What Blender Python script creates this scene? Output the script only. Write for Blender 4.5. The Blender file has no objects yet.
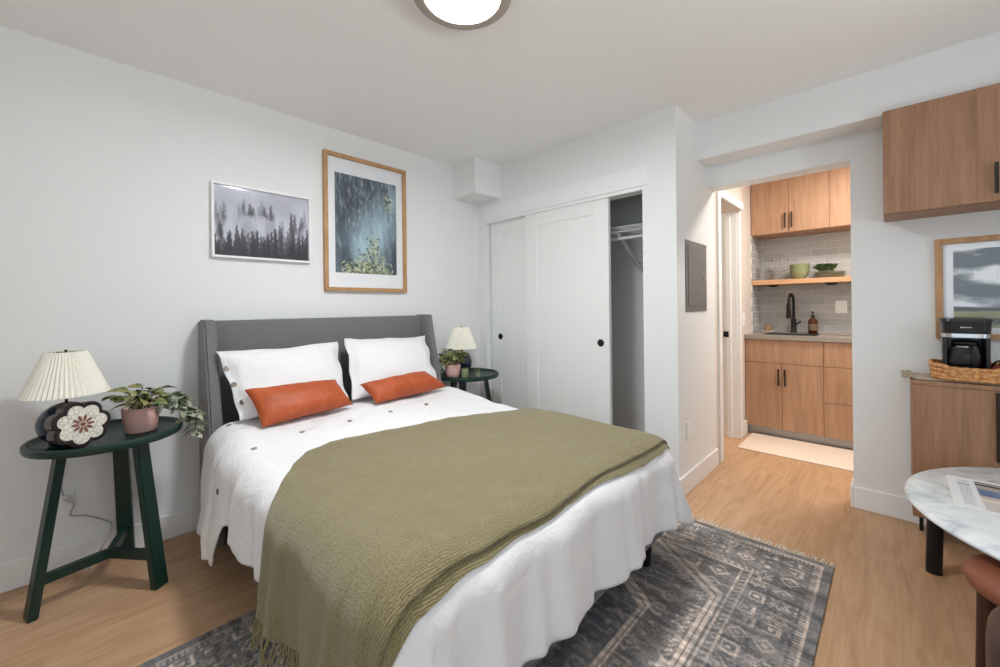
import bpy, bmesh, math, random
import numpy as np
from mathutils import Vector, Matrix, noise
PI = math.pi
random.seed(7)
rng = np.random.default_rng(11)
C = bpy.context.scene.collection

# ------------------------------------------------------------------ materials
def lin(c):
    c = c / 255.0
    return c / 12.92 if c <= 0.04045 else ((c + 0.055) / 1.055) ** 2.4
def rgb(r, g, b): return (lin(r), lin(g), lin(b), 1.0)
MATS = {}
def mat(name, col, rough=0.6, metal=0.0, **kw):
    m = bpy.data.materials.new(name); m.use_nodes = True
    b = m.node_tree.nodes['Principled BSDF']
    b.inputs['Base Color'].default_value = col
    b.inputs['Roughness'].default_value = rough
    b.inputs['Metallic'].default_value = metal
    for k, v in kw.items(): b.inputs[k.replace('_', ' ')].default_value = v
    MATS[name] = m
    return m
def nodes(m): return m.node_tree.nodes, m.node_tree.links, m.node_tree.nodes['Principled BSDF']
def N(m, t, **kw):
    n = m.node_tree.nodes.new(t)
    for k, v in kw.items(): setattr(n, k, v)
    return n
def coords(m, scale=(1, 1, 1), kind='Object', rot=(0, 0, 0)):
    tc = N(m, 'ShaderNodeTexCoord'); mp = N(m, 'ShaderNodeMapping')
    mp.inputs['Scale'].default_value = scale; mp.inputs['Rotation'].default_value = rot
    m.node_tree.links.new(tc.outputs[kind], mp.inputs['Vector'])
    return mp.outputs['Vector']
def ramp(m, fac, stops):
    r = N(m, 'ShaderNodeValToRGB')
    el = r.color_ramp.elements
    while len(el) < len(stops): el.new(0.5)
    for e, (p, c) in zip(el, stops): e.position = p; e.color = c
    m.node_tree.links.new(fac, r.inputs['Fac'])
    return r.outputs['Color']
def bump(m, height, strength=0.3, dist=0.01, prev=None):
    b = N(m, 'ShaderNodeBump'); b.inputs['Strength'].default_value = strength; b.inputs['Distance'].default_value = dist
    m.node_tree.links.new(height, b.inputs['Height'])
    if prev: m.node_tree.links.new(prev, b.inputs['Normal'])
    else: m.node_tree.links.new(b.outputs['Normal'], nodes(m)[2].inputs['Normal'])
    return b.outputs['Normal']
def noise_tex(m, vec, scale, detail=4, rough=0.55, dist=0.0):
    n = N(m, 'ShaderNodeTexNoise'); n.inputs['Scale'].default_value = scale; n.inputs['Detail'].default_value = detail
    n.inputs['Roughness'].default_value = rough; n.inputs['Distortion'].default_value = dist
    m.node_tree.links.new(vec, n.inputs['Vector'])
    return n.outputs['Fac']

def paint(name, col, rough=0.85):
    m = mat(name, col, rough)
    f = noise_tex(m, coords(m), 260, 3)
    bump(m, f, 0.06, 0.002)
    return m
paint('wall_paint', rgb(231, 232, 231))
paint('ceiling_paint', rgb(238, 237, 235))
paint('trim_paint', rgb(236, 236, 236), 0.5)
paint('door_paint', rgb(233, 235, 232), 0.5)

def wood(name, c1, c2, c3, scale=(18, 18, 1.2), rough=0.5, kind='Object'):
    m = mat(name, c2, rough)
    v = coords(m, scale, kind)
    f = noise_tex(m, v, 2.0, 6, 0.6, 0.6)
    col = ramp(m, f, [(0.3, c1), (0.52, c2), (0.72, c3)])
    v2 = coords(m, tuple(s * 8 for s in scale), kind)
    f2 = noise_tex(m, v2, 2.0, 3)
    mx = N(m, 'ShaderNodeMixRGB', blend_type='MULTIPLY'); mx.inputs['Fac'].default_value = 0.25
    g = ramp(m, f2, [(0.35, (0.62, 0.56, 0.5, 1)), (0.6, (1, 1, 1, 1))])
    m.node_tree.links.new(col, mx.inputs['Color1']); m.node_tree.links.new(g, mx.inputs['Color2'])
    m.node_tree.links.new(mx.outputs['Color'], nodes(m)[2].inputs['Base Color'])
    bump(m, f2, 0.06, 0.002)
    return m
wood('oak_laminate', rgb(140, 103, 75), rgb(158, 119, 89), rgb(171, 132, 102))
wood('oak_kitchen', rgb(158, 121, 92), rgb(176, 138, 108), rgb(188, 150, 121))
wood('oak_shelf', rgb(190, 142, 104), rgb(208, 162, 122), rgb(220, 176, 136), (18, 1.2, 18))
wood('oak_frame', rgb(172, 128, 84), rgb(188, 146, 102), rgb(200, 160, 116), (14, 14, 3))
wood('dark_wood', rgb(48, 26, 16), rgb(72, 40, 24), rgb(92, 54, 34), (20, 20, 2))

# plank floor, boards run along x
m = mat('floor_oak', rgb(198, 158, 116), 0.42)
v = coords(m)
bk = N(m, 'ShaderNodeTexBrick'); bk.offset = 0.37; bk.offset_frequency = 2
for k, val in {'Scale': 1.0, 'Mortar Size': 0.0012, 'Mortar Smooth': 0.3, 'Brick Width': 1.5, 'Row Height': 0.185, 'Bias': 0.0}.items(): bk.inputs[k].default_value = val
bk.inputs['Color1'].default_value = (0, 0, 0, 1); bk.inputs['Color2'].default_value = (1, 1, 1, 1); bk.inputs['Mortar'].default_value = (0.5, 0.5, 0.5, 1)
m.node_tree.links.new(v, bk.inputs['Vector'])
# offset the grain per board
mulv = N(m, 'ShaderNodeVectorMath', operation='MULTIPLY_ADD'); mulv.inputs[1].default_value = (7, 3, 5)
m.node_tree.links.new(bk.outputs['Color'], mulv.inputs[0]); 
mp = N(m, 'ShaderNodeMapping'); mp.inputs['Scale'].default_value = (1.3, 11, 1)
m.node_tree.links.new(v, mp.inputs['Vector']); m.node_tree.links.new(mp.outputs['Vector'], mulv.inputs[2])
f = noise_tex(m, mulv.outputs[0], 1.6, 6, 0.6, 1.2)
col = ramp(m, f, [(0.28, rgb(176, 138, 104)), (0.5, rgb(194, 156, 120)), (0.72, rgb(204, 168, 134))])
mp2 = N(m, 'ShaderNodeMapping'); mp2.inputs['Scale'].default_value = (5, 120, 1)
m.node_tree.links.new(v, mp2.inputs['Vector'])
f2 = noise_tex(m, mp2.outputs['Vector'], 1.5, 3)
g = ramp(m, f2, [(0.3, (0.8, 0.76, 0.7, 1)), (0.6, (1, 1, 1, 1))])
mx = N(m, 'ShaderNodeMixRGB', blend_type='MULTIPLY'); mx.inputs['Fac'].default_value = 0.45
m.node_tree.links.new(col, mx.inputs['Color1']); m.node_tree.links.new(g, mx.inputs['Color2'])
tone = ramp(m, bk.outputs['Color'], [(0, (0.96, 0.955, 0.95, 1)), (1, (1, 1, 1, 1))])
mx2 = N(m, 'ShaderNodeMixRGB', blend_type='MULTIPLY'); mx2.inputs['Fac'].default_value = 1
m.node_tree.links.new(mx.outputs['Color'], mx2.inputs['Color1']); m.node_tree.links.new(tone, mx2.inputs['Color2'])
seam = ramp(m, bk.outputs['Fac'], [(0, (1, 1, 1, 1)), (1, (0.84, 0.79, 0.74, 1))])
mx3 = N(m, 'ShaderNodeMixRGB', blend_type='MULTIPLY'); mx3.inputs['Fac'].default_value = 1
m.node_tree.links.new(mx2.outputs['Color'], mx3.inputs['Color1']); m.node_tree.links.new(seam, mx3.inputs['Color2'])
m.node_tree.links.new(mx3.outputs['Color'], nodes(m)[2].inputs['Base Color'])

def fabric(name, col, col2, scale=420, strength=0.35, rough=0.95, sheen=0.2):
    m = mat(name, col, rough)
    nodes(m)[2].inputs['Sheen Weight'].default_value = sheen
    f = noise_tex(m, coords(m, (1, 1, 1)), scale, 3)
    c = ramp(m, f, [(0.3, col2), (0.65, col)])
    m.node_tree.links.new(c, nodes(m)[2].inputs['Base Color'])
    bump(m, f, strength, 0.003)
    return m
fabric('grey_upholstery', rgb(128, 125, 125), rgb(98, 95, 96), 210, 0.4)
fabric('white_cotton', rgb(236, 235, 235), rgb(228, 228, 229), 500, 0.12)
m = MATS['white_cotton']
cr = noise_tex(m, coords(m, (1, 1, 1)), 13, 6, 0.62, 1.4)
bump(m, cr, 0.32, 0.02)
fabric('mattress_cloth', rgb(225, 225, 225), rgb(214, 214, 214), 300, 0.2)
fabric('rug_fringe_yarn', rgb(226, 214, 196), rgb(200, 188, 170), 300)
fabric('runner_cloth', rgb(186, 172, 148), rgb(150, 138, 116), 160, 0.6)
fabric('kitchen_mat_cloth', rgb(238, 220, 202), rgb(222, 202, 184), 300)

m = mat('rust_leather', rgb(176, 80, 34), 0.55)
f = noise_tex(m, coords(m), 9, 5, 0.65, 1.0)
c = ramp(m, f, [(0.3, rgb(162, 70, 28)), (0.55, rgb(177, 81, 35)), (0.75, rgb(188, 94, 46))])
m.node_tree.links.new(c, nodes(m)[2].inputs['Base Color'])
bump(m, noise_tex(m, coords(m), 60, 5), 0.12, 0.006)
def leather(name, c1, c2, rough):
    m = mat(name, c1, rough)
    f = noise_tex(m, coords(m), 7, 5)
    c = ramp(m, f, [(0.3, c2), (0.65, c1)])
    m.node_tree.links.new(c, nodes(m)[2].inputs['Base Color'])
    bump(m, noise_tex(m, coords(m), 90, 4), 0.1, 0.004)
leather('brown_leather', rgb(142, 84, 58), rgb(120, 66, 44), 0.5)
leather('dark_leather', rgb(70, 40, 32), rgb(50, 28, 24), 0.42)

# knitted throw: stitches from the cloth's own UV
m = mat('olive_knit', rgb(128, 122, 74), 0.95)
nodes(m)[2].inputs['Sheen Weight'].default_value = 0.25
v = coords(m, (1, 1, 1), 'UV')
bk = N(m, 'ShaderNodeTexBrick'); bk.offset = 0.5
for k, val in {'Scale': 1.0, 'Mortar Size': 0.0021, 'Mortar Smooth': 1.0, 'Brick Width': 0.021, 'Row Height': 0.0066, 'Bias': 0.0}.items(): bk.inputs[k].default_value = val
bk.inputs['Color1'].default_value = rgb(142, 131, 93); bk.inputs['Color2'].default_value = rgb(131, 120, 83); bk.inputs['Mortar'].default_value = rgb(113, 103, 68)
wob = N(m, 'ShaderNodeTexNoise'); wob.inputs['Scale'].default_value = 55
m.node_tree.links.new(v, wob.inputs['Vector'])
add = N(m, 'ShaderNodeVectorMath', operation='MULTIPLY_ADD'); add.inputs[1].default_value = (0.020, 0.007, 0)
m.node_tree.links.new(wob.outputs['Color'], add.inputs[0]); m.node_tree.links.new(v, add.inputs[2])
m.node_tree.links.new(add.outputs[0], bk.inputs['Vector'])
fz = noise_tex(m, v, 150, 4, 0.65)
mx = N(m, 'ShaderNodeMixRGB', blend_type='MULTIPLY'); mx.inputs['Fac'].default_value = 0.5
g = ramp(m, fz, [(0.34, (0.55, 0.55, 0.53, 1)), (0.64, (1.22, 1.21, 1.2, 1))])
m.node_tree.links.new(bk.outputs['Color'], mx.inputs['Color1']); m.node_tree.links.new(g, mx.inputs['Color2'])
m.node_tree.links.new(mx.outputs['Color'], nodes(m)[2].inputs['Base Color'])
inv = N(m, 'ShaderNodeMath', operation='SUBTRACT'); inv.inputs[0].default_value = 1.0
m.node_tree.links.new(bk.outputs['Fac'], inv.inputs[1])
ad2 = N(m, 'ShaderNodeMath', operation='MULTIPLY_ADD'); ad2.inputs[1].default_value = 0.35
m.node_tree.links.new(fz, ad2.inputs[0]); m.node_tree.links.new(inv.outputs[0], ad2.inputs[2])
bump(m, ad2.outputs[0], 0.5, 0.004)
fabric('olive_yarn', rgb(146, 135, 94), rgb(120, 110, 70), 260)

# marble
m = mat('marble', rgb(226, 230, 230), 0.22)
v = coords(m)
f = noise_tex(m, v, 5.5, 8, 0.65, 1.6)
c = ramp(m, f, [(0.34, rgb(186, 193, 197)), (0.47, rgb(218, 223, 225)), (0.6, rgb(234, 237, 237))])
m.node_tree.links.new(c, nodes(m)[2].inputs['Base Color'])

# subway tile, glossy grey; laid per wall direction
def tile(name, rot):
    m = mat(name, rgb(178, 178, 176), 0.12)
    v = coords(m, (1, 1, 1), 'Object', rot)
    bk = N(m, 'ShaderNodeTexBrick'); bk.offset = 0.5
    for k, val in {'Scale': 1.0, 'Mortar Size': 0.002, 'Mortar Smooth': 0.2, 'Brick Width': 0.2, 'Row Height': 0.066, 'Bias': 0.0}.items(): bk.inputs[k].default_value = val
    bk.inputs['Color1'].default_value = rgb(168, 168, 167); bk.inputs['Color2'].default_value = rgb(182, 182, 180); bk.inputs['Mortar'].default_value = rgb(208, 206, 202)
    m.node_tree.links.new(v, bk.inputs['Vector'])
    m.node_tree.links.new(bk.outputs['Color'], nodes(m)[2].inputs['Base Color'])
    r = ramp(m, bk.outputs['Fac'], [(0, (0.1, 0.1, 0.1, 1)), (1, (0.8, 0.8, 0.8, 1))])
    m.node_tree.links.new(r, nodes(m)[2].inputs['Roughness'])
    inv = N(m, 'ShaderNodeMath', operation='SUBTRACT'); inv.inputs[0].default_value = 1.0
    m.node_tree.links.new(bk.outputs['Fac'], inv.inputs[1])
    wv = N(m, 'ShaderNodeMath', operation='MULTIPLY_ADD'); wv.inputs[1].default_value = 0.25
    m.node_tree.links.new(noise_tex(m, v, 9, 2), wv.inputs[0]); m.node_tree.links.new(inv.outputs[0], wv.inputs[2])
    bump(m, wv.outputs[0], 0.5, 0.004)
tile('tile_back', (0, PI / 2, PI / 2))
tile('tile_side', (PI / 2, 0, 0))

mat('green_lacquer', rgb(14, 46, 39), 0.4)
mat('green_tray', rgb(30, 62, 54), 0.42)
mat('navy_ceramic', rgb(26, 38, 58), 0.22)
mat('black_metal', rgb(22, 22, 22), 0.4, 0.3)
mat('bronze_metal', rgb(52, 42, 34), 0.4, 0.6)
mat('black_plastic', rgb(24, 24, 26), 0.3)
mat('chrome', rgb(200, 200, 200), 0.2, 1.0)
mat('brushed_nickel', rgb(176, 162, 150), 0.4, 0.5)
mat('white_plastic', rgb(236, 236, 234), 0.4)
mat('white_wire', rgb(228, 228, 226), 0.4)
mat('panel_grey', rgb(128, 130, 130), 0.42, 0.35)
mat('shade_pleat', rgb(240, 237, 224), 0.9)
mat('pot_pink', rgb(214, 170, 160), 0.85)
mat('soil', rgb(58, 44, 34), 0.95)
mat('counter_stone', rgb(150, 142, 132), 0.3)
mat('stainless', rgb(150, 150, 150), 0.25, 1.0)
mat('bowl_green', rgb(146, 156, 118), 0.35)
mat('plate_green', rgb(150, 152, 132), 0.4)
mat('amber_glass', rgb(96, 48, 18), 0.08, 0, Transmission_Weight=0.5)
mat('paper_label', rgb(198, 170, 128), 0.8)
mat('clear_glass', (1, 1, 1, 1), 0.02, 0, Transmission_Weight=1.0, IOR=1.2)
mat('frame_white', rgb(238, 238, 238), 0.45)
mat('mat_board', rgb(247, 247, 248), 0.85)
mat('button_brown', rgb(110, 92, 74), 0.4)
mat('button_pale', rgb(158, 152, 142), 0.4)
mat('wicker', rgb(190, 128, 72), 0.6)
mat('cord_clear', rgb(176, 178, 178), 0.25)
mat('red_foil', rgb(140, 24, 40), 0.35)
mat('ivory_inlay', rgb(226, 222, 208), 0.3)
mat('brown_inlay', rgb(128, 78, 64), 0.35)
mat('dark_horn', rgb(42, 32, 32), 0.25)
mat('sponge', rgb(150, 120, 88), 0.9)
mat('toe_metal', rgb(168, 168, 166), 0.35, 0.6)
mat('hall_white', rgb(216, 208, 200), 0.6)
m = MATS['pot_pink']
bump(m, noise_tex(m, coords(m), 180, 2), 0.7, 0.004)
m = MATS['wicker']
w = N(m, 'ShaderNodeTexVoronoi'); w.inputs['Scale'].default_value = 60; m.node_tree.links.new(coords(m), w.inputs['Vector'])
c = ramp(m, w.outputs['Distance'], [(0.1, rgb(226, 172, 112)), (0.8, rgb(176, 116, 62))]); m.node_tree.links.new(c, nodes(m)[2].inputs['Base Color'])
m = MATS['ivory_inlay']
vo = N(m, 'ShaderNodeTexVoronoi'); vo.feature = 'DISTANCE_TO_EDGE'; vo.inputs['Scale'].default_value = 70
m.node_tree.links.new(coords(m), vo.inputs['Vector'])
c = ramp(m, vo.outputs['Distance'], [(0.0, rgb(176, 170, 156)), (0.1, rgb(228, 224, 212))]); m.node_tree.links.new(c, nodes(m)[2].inputs['Base Color'])
m = MATS['panel_grey']
def leafmat(name, a, b, c_):
    m = mat(name, b, 0.5)
    f = noise_tex(m, coords(m), 32, 3)
    c = ramp(m, f, [(0.34, a), (0.5, b), (0.66, c_)])
    m.node_tree.links.new(c, nodes(m)[2].inputs['Base Color'])
leafmat('leaf_variegated', rgb(84, 98, 42), rgb(128, 132, 78), rgb(190, 172, 128))
leafmat('leaf_blue', rgb(92, 108, 82), rgb(140, 148, 122), rgb(196, 192, 172))
leafmat('leaf_dark', rgb(34, 52, 22), rgb(52, 76, 32), rgb(96, 116, 62))
m = mat('lamp_diffuser', (1, 1, 1, 1), 0.5)
LAMP = nodes(m)[2]
LAMP.inputs['Emission Color'].default_value = (0.94, 0.97, 1.0, 1); LAMP.inputs['Emission Strength'].default_value = 134.0
m = mat('printed', (1, 1, 1, 1), 0.6)
at_ = N(m, 'ShaderNodeAttribute'); at_.attribute_name = 'Col'
m.node_tree.links.new(at_.outputs['Color'], nodes(m)[2].inputs['Base Color'])
m = mat('rug_pile', (1, 1, 1, 1), 0.98)
at_ = N(m, 'ShaderNodeAttribute'); at_.attribute_name = 'Col'
f = noise_tex(m, coords(m), 220, 3)
g = ramp(m, f, [(0.3, (0.72, 0.72, 0.72, 1)), (0.65, (1.12, 1.12, 1.12, 1))])
mx = N(m, 'ShaderNodeMixRGB', blend_type='MULTIPLY'); mx.inputs['Fac'].default_value = 0.7
m.node_tree.links.new(at_.outputs['Color'], mx.inputs['Color1']); m.node_tree.links.new(g, mx.inputs['Color2'])
m.node_tree.links.new(mx.outputs['Color'], nodes(m)[2].inputs['Base Color'])
bump(m, f, 0.5, 0.004)
# thin picture glass: clear with a faint reflection
def picture_glass():
    m = bpy.data.materials.new('picture_glass'); m.use_nodes = True
    nt = m.node_tree; nt.nodes.clear()
    o = nt.nodes.new('ShaderNodeOutputMaterial'); t = nt.nodes.new('ShaderNodeBsdfTransparent'); g = nt.nodes.new('ShaderNodeBsdfGlossy')
    g.inputs['Roughness'].default_value = 0.03
    fr = nt.nodes.new('ShaderNodeFresnel'); fr.inputs['IOR'].default_value = 1.35
    mx = nt.nodes.new('ShaderNodeMixShader')
    nt.links.new(fr.outputs[0], mx.inputs[0]); nt.links.new(t.outputs[0], mx.inputs[1]); nt.links.new(g.outputs[0], mx.inputs[2]); nt.links.new(mx.outputs[0], o.inputs[0])
    MATS['picture_glass'] = m
picture_glass()

# ------------------------------------------------------------------ mesh helpers
def obj(name, bm, m, parent=None, smooth=False, angle=None):
    """link bm as one mesh object; a child's vertices are given in world space and moved into the parent's space"""
    if parent is not None:
        bmesh.ops.transform(bm, matrix=parent['_inv'] if False else INV.get(parent.name, Matrix()), verts=bm.verts)
    me = bpy.data.meshes.new(name); bm.normal_update(); bm.to_mesh(me); bm.free()
    if m: me.materials.append(MATS[m])
    if smooth:
        for p in me.polygons: p.use_smooth = True
        if angle: me.set_sharp_from_angle(angle=math.radians(angle))
    o = bpy.data.objects.new(name, me); C.objects.link(o)
    if parent is not None: o.parent = parent
    INV[o.name] = INV.get(parent.name, Matrix()) if parent is not None else Matrix()
    return o
INV = {}
def tag(o, label, cat, group=None):
    o['label'] = label; o['category'] = cat
    if group: o['group'] = group
    return o
def thing(name, label, cat, loc=(0, 0, 0), group=None):
    o = bpy.data.objects.new(name, None); C.objects.link(o); o.empty_display_size = 0.05
    o.location = loc; INV[o.name] = Matrix.Translation(-Vector(loc))
    return tag(o, label, cat, group)
def struct(name, bm, m, parent=None, smooth=False):
    o = obj(name, bm, m, parent, smooth)
    if parent is None: o['kind'] = 'structure'
    return o
def dup(root, loc, rotz=0, label=None, group=None, scale=1.0):
    r = root.copy(); C.objects.link(r); r.location = loc; r.rotation_euler = (0, 0, rotz); r.scale = (scale,) * 3
    if label: r['label'] = label
    if group: r['group'] = group
    for ch in list(root.children):
        c = ch.copy(); C.objects.link(c); c.parent = r
        for g in list(ch.children):
            d = g.copy(); C.objects.link(d); d.parent = c
    return r
def BM(): return bmesh.new()
def box(bm, a, b, bev=0.0, seg=2, M=None):
    x0, y0, z0 = (min(p, q) for p, q in zip(a, b)); x1, y1, z1 = (max(p, q) for p, q in zip(a, b))
    t = bmesh.new(); bmesh.ops.create_cube(t, size=1)
    for v in t.verts: v.co = Vector(((x0 + x1) / 2 + v.co.x * (x1 - x0), (y0 + y1) / 2 + v.co.y * (y1 - y0), (z0 + z1) / 2 + v.co.z * (z1 - z0)))
    if bev: bmesh.ops.bevel(t, geom=t.edges[:], offset=min(bev, 0.49 * min(x1 - x0, y1 - y0, z1 - z0)), segments=seg, affect='EDGES', profile=0.5)
    merge(bm, t, M); return bm
def merge(bm, t, M=None):
    if M is not None: bmesh.ops.transform(t, matrix=M, verts=t.verts)
    me = bpy.data.meshes.new('tmp'); t.to_mesh(me); t.free(); bm.from_mesh(me); bpy.data.meshes.remove(me)
def lathe(bm, prof, center=(0, 0, 0), seg=40, M=None, sx=1.0, sy=1.0):
    t = bmesh.new(); rings = []
    for r, z in prof:
        if r <= 1e-6: rings.append([t.verts.new((center[0], center[1], center[2] + z))])
        else: rings.append([t.verts.new((center[0] + sx * r * math.cos(2 * PI * k / seg), center[1] + sy * r * math.sin(2 * PI * k / seg), center[2] + z)) for k in range(seg)])
    for A, B in zip(rings, rings[1:]):
        for k in range(seg):
            q = [A[k % len(A)], A[(k + 1) % len(A)], B[(k + 1) % len(B)], B[k % len(B)]]
            u = []
            for w_ in q:
                if w_ not in u: u.append(w_)
            if len(u) > 2:
                try: t.faces.new(u)
                except ValueError: pass
    bmesh.ops.recalc_face_normals(t, faces=t.faces)
    merge(bm, t, M); return bm
def tube(bm, pts, r, seg=10, M=None, taper=None, cap=True):
    t = bmesh.new(); pts = [Vector(p) for p in pts]; rings = []; up = None
    for i, p in enumerate(pts):
        d = (pts[min(i + 1, len(pts) - 1)] - pts[max(i - 1, 0)]).normalized()
        if up is None: up = Vector((0, 0, 1)) if abs(d.z) < 0.9 else Vector((1, 0, 0))
        a = d.cross(up).normalized(); b = a.cross(d).normalized(); up = b
        rr = r if taper is None else r + (taper - r) * i / (len(pts) - 1)
        rings.append([t.verts.new(p + a * rr * math.cos(2 * PI * k / seg) + b * rr * math.sin(2 * PI * k / seg)) for k in range(seg)])
    for A, B in zip(rings, rings[1:]):
        for k in range(seg): t.faces.new([A[k], A[(k + 1) % seg], B[(k + 1) % seg], B[k]])
    if cap: t.faces.new(rings[0][::-1]); t.faces.new(rings[-1])
    bmesh.ops.recalc_face_normals(t, faces=t.faces)
    merge(bm, t, M); return bm
def spline(pts, n=8):
    pts = [Vector(p) for p in pts]; P = [pts[0]] + pts + [pts[-1]]; out = []
    for i in range(1, len(P) - 2):
        for k in range(n):
            t = k / n; a, b, c, d = P[i - 1:i + 3]
            out.append(0.5 * ((2 * b) + (c - a) * t + (2 * a - 5 * b + 4 * c - d) * t * t + (3 * b - a - 3 * c + d) * t ** 3))
    out.append(pts[-1]); return out
def prism(bm, poly, h, M=None, bev=0.0):
    """polygon in local xy, extruded from z=0 to h"""
    t = bmesh.new(); A = [t.verts.new((x, y, 0)) for x, y in poly]
    f = t.faces.new(A); r = bmesh.ops.extrude_face_region(t, geom=[f])
    for v in r['geom']:
        if isinstance(v, bmesh.types.BMVert): v.co.z += h
    bmesh.ops.recalc_face_normals(t, faces=t.faces)
    if bev:
        es = [e for e in t.edges if abs(e.verts[0].co.z - e.verts[1].co.z) < 1e-6]
        bmesh.ops.bevel(t, geom=es, offset=bev, segments=2, affect='EDGES')
    merge(bm, t, M); return bm
def grid(bm, P, uv=None, thick=0.0, close=False):
    """P: (n, m, 3) array -> quads; thick adds an offset underside"""
    n, m_ = P.shape[:2]; V = [[bm.verts.new(P[i, j]) for j in range(m_)] for i in range(n)]
    lay = bm.loops.layers.uv.verify() if uv is not None else None
    F = []
    for i in range(n - 1):
        for j in range(m_ - 1):
            f = bm.faces.new([V[i][j], V[i + 1][j], V[i + 1][j + 1], V[i][j + 1]]); F.append(f)
            if lay is not None:
                for l, (a, b) in zip(f.loops, [(i, j), (i + 1, j), (i + 1, j + 1), (i, j + 1)]): l[lay].uv = uv[a, b]
    return V
def painted(name, P, col, m, parent=None):
    """a grid with a colour per vertex"""
    bm = BM(); grid(bm, P)
    o = obj(name, bm, m, parent)
    c = np.ones((P.shape[0] * P.shape[1], 4), np.float32); lc = np.clip(col.reshape(-1, 3), 0, 1)
    c[:, :3] = np.where(lc <= 0.04045, lc / 12.92, ((lc + 0.055) / 1.055) ** 2.4)
    a = o.data.color_attributes.new('Col', 'FLOAT_COLOR', 'POINT'); a.data.foreach_set('color', c.ravel())
    return o
def rotM(loc, rz=0, rx=0, ry=0):
    return Matrix.Translation(Vector(loc)) @ Matrix.Rotation(rz, 4, 'Z') @ Matrix.Rotation(rx, 4, 'X') @ Matrix.Rotation(ry, 4, 'Y')
def fbm(x, y, s=1.0, o=4, seed=0.0):
    return noise.fractal(Vector((x * s + seed, y * s + seed * 1.7, seed * 0.31)), 1.0, 2.0, o)

# ------------------------------------------------------------------ the room
H = 2.44; YR = -1.80; DX = 0.5865; BX = 0.378; ZB = 2.1885; ZD = 2.039; XB = 2.33; YJ = -2.584
XL = -4.0; YB = -4.5
struct('floor', box(BM(), (XL - .1, YB - .1, -0.1), (XB + .1, 0.1, 0)), 'floor_oak')
struct('ceiling', box(BM(), (XL - .1, YB - .1, H), (XB + .1, 0.1, H + .1)), 'ceiling_paint')
struct('wall_left', box(BM(), (XL - .1, 0, 0), (XB + .1, .1, H)), 'wall_paint')
# closet front wall with the sliding-door opening
bm = BM()
box(bm, (0, 0, 0), (.1, -.10, H)); box(bm, (0, -.10, 1.985), (.1, -1.582, H)); box(bm, (0, -1.582, 0), (.1, YR, H))
struct('wall_far', bm, 'wall_paint')
bm = BM()
box(bm, (.1, YR, 0), (.74, YR + .1, H)); box(bm, (.64, YR + .1, 0), (.74, 0, H))
struct('wall_closet', bm, 'wall_paint')
bm = BM()   # wall with the kitchen doorway
box(bm, (DX, YR, ZD), (DX + .14, YJ, H)); box(bm, (DX, YJ, 0), (DX + .14, YB, H))
struct('wall_right', bm, 'wall_paint')
struct('trim_3', box(BM(), (BX, YR, ZB), (DX, YB, H)), 'wall_paint')          # boxed beam
struct('trim_4', box(BM(), (-.30, -.292, 2.15), (0, 0, H)), 'wall_paint')    # boxed corner
# hall and kitchen shell
YK = -1.762; BX0, BX1 = 0.86, 1.515
bm = BM()
box(bm, (.74, YR, 0), (BX0, YR + .15, H)); box(bm, (BX0, YR, 2.03), (BX1, YR + .15, H)); box(bm, (BX1, YK, 0), (XB, YK + .14, H))
struct('wall_hall', bm, 'hall_white')
struct('wall_kitchen', box(BM(), (XB, 0, 0), (XB + .1, YB, H)), 'hall_white')
struct('wall_kitchen_end', box(BM(), (DX + .14, -3.4, 0), (XB, -3.5, H)), 'hall_white')
bm = BM()   # casing round the bathroom door
box(bm, (BX0 - .065, YR - .016, 0), (BX0, YR, 2.03 + .065), .003); box(bm, (BX1, YK - .02, 0), (BX1 + .055, YK, 2.095), .003); box(bm, (BX0, YR - .016, 2.03), (BX1, YR, 2.095), .003)
struct('trim_2', bm, 'trim_paint')
bm = BM()
box(bm, (BX1 - .012, YK + .001, 0), (BX1 - .001, YK + .139, 2.03), .002); box(bm, (BX1 - .026, YK + .05, 0), (BX1 - .012, YK + .09, 2.03), .002)
jamb = struct('trim_5', bm, 'trim_paint')
sp = tag(obj('strike_plate', box(BM(), (BX1 - .0305, YK + .068, .905), (BX1 - .0265, YK + .112, .955), .0015), 'black_metal'), 'small black strike plate on the white bathroom door jamb', 'latch')
# bathroom: cupboard seen through the narrow gap
cb = thing('bathroom_cupboard', 'tall white cupboard with black knob, seen through the bathroom doorway', 'cupboard', (2.2, -1.3, 0))
obj('body', box(BM(), (2.19, -1.62, .05), (2.32, -.95, 2.2), .004), 'hall_white', cb)
d_ = obj('cupboard_door', box(BM(), (2.17, -1.60, .09), (2.187, -.97, 2.18), .003), 'hall_white', cb)
obj('knob', lathe(BM(), [(0, 0), (.008, 0), (.008, .012), (.018, .016), (.018, .026), (0, .03)], (0, 0, 0), 20, rotM((2.17, -1.42, .655), 0, 0, -PI / 2)), 'black_metal', d_, True, 40)
obj('plinth', box(BM(), (2.2, -1.6, .001), (2.32, -.97, .05)), 'hall_white', cb)
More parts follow.
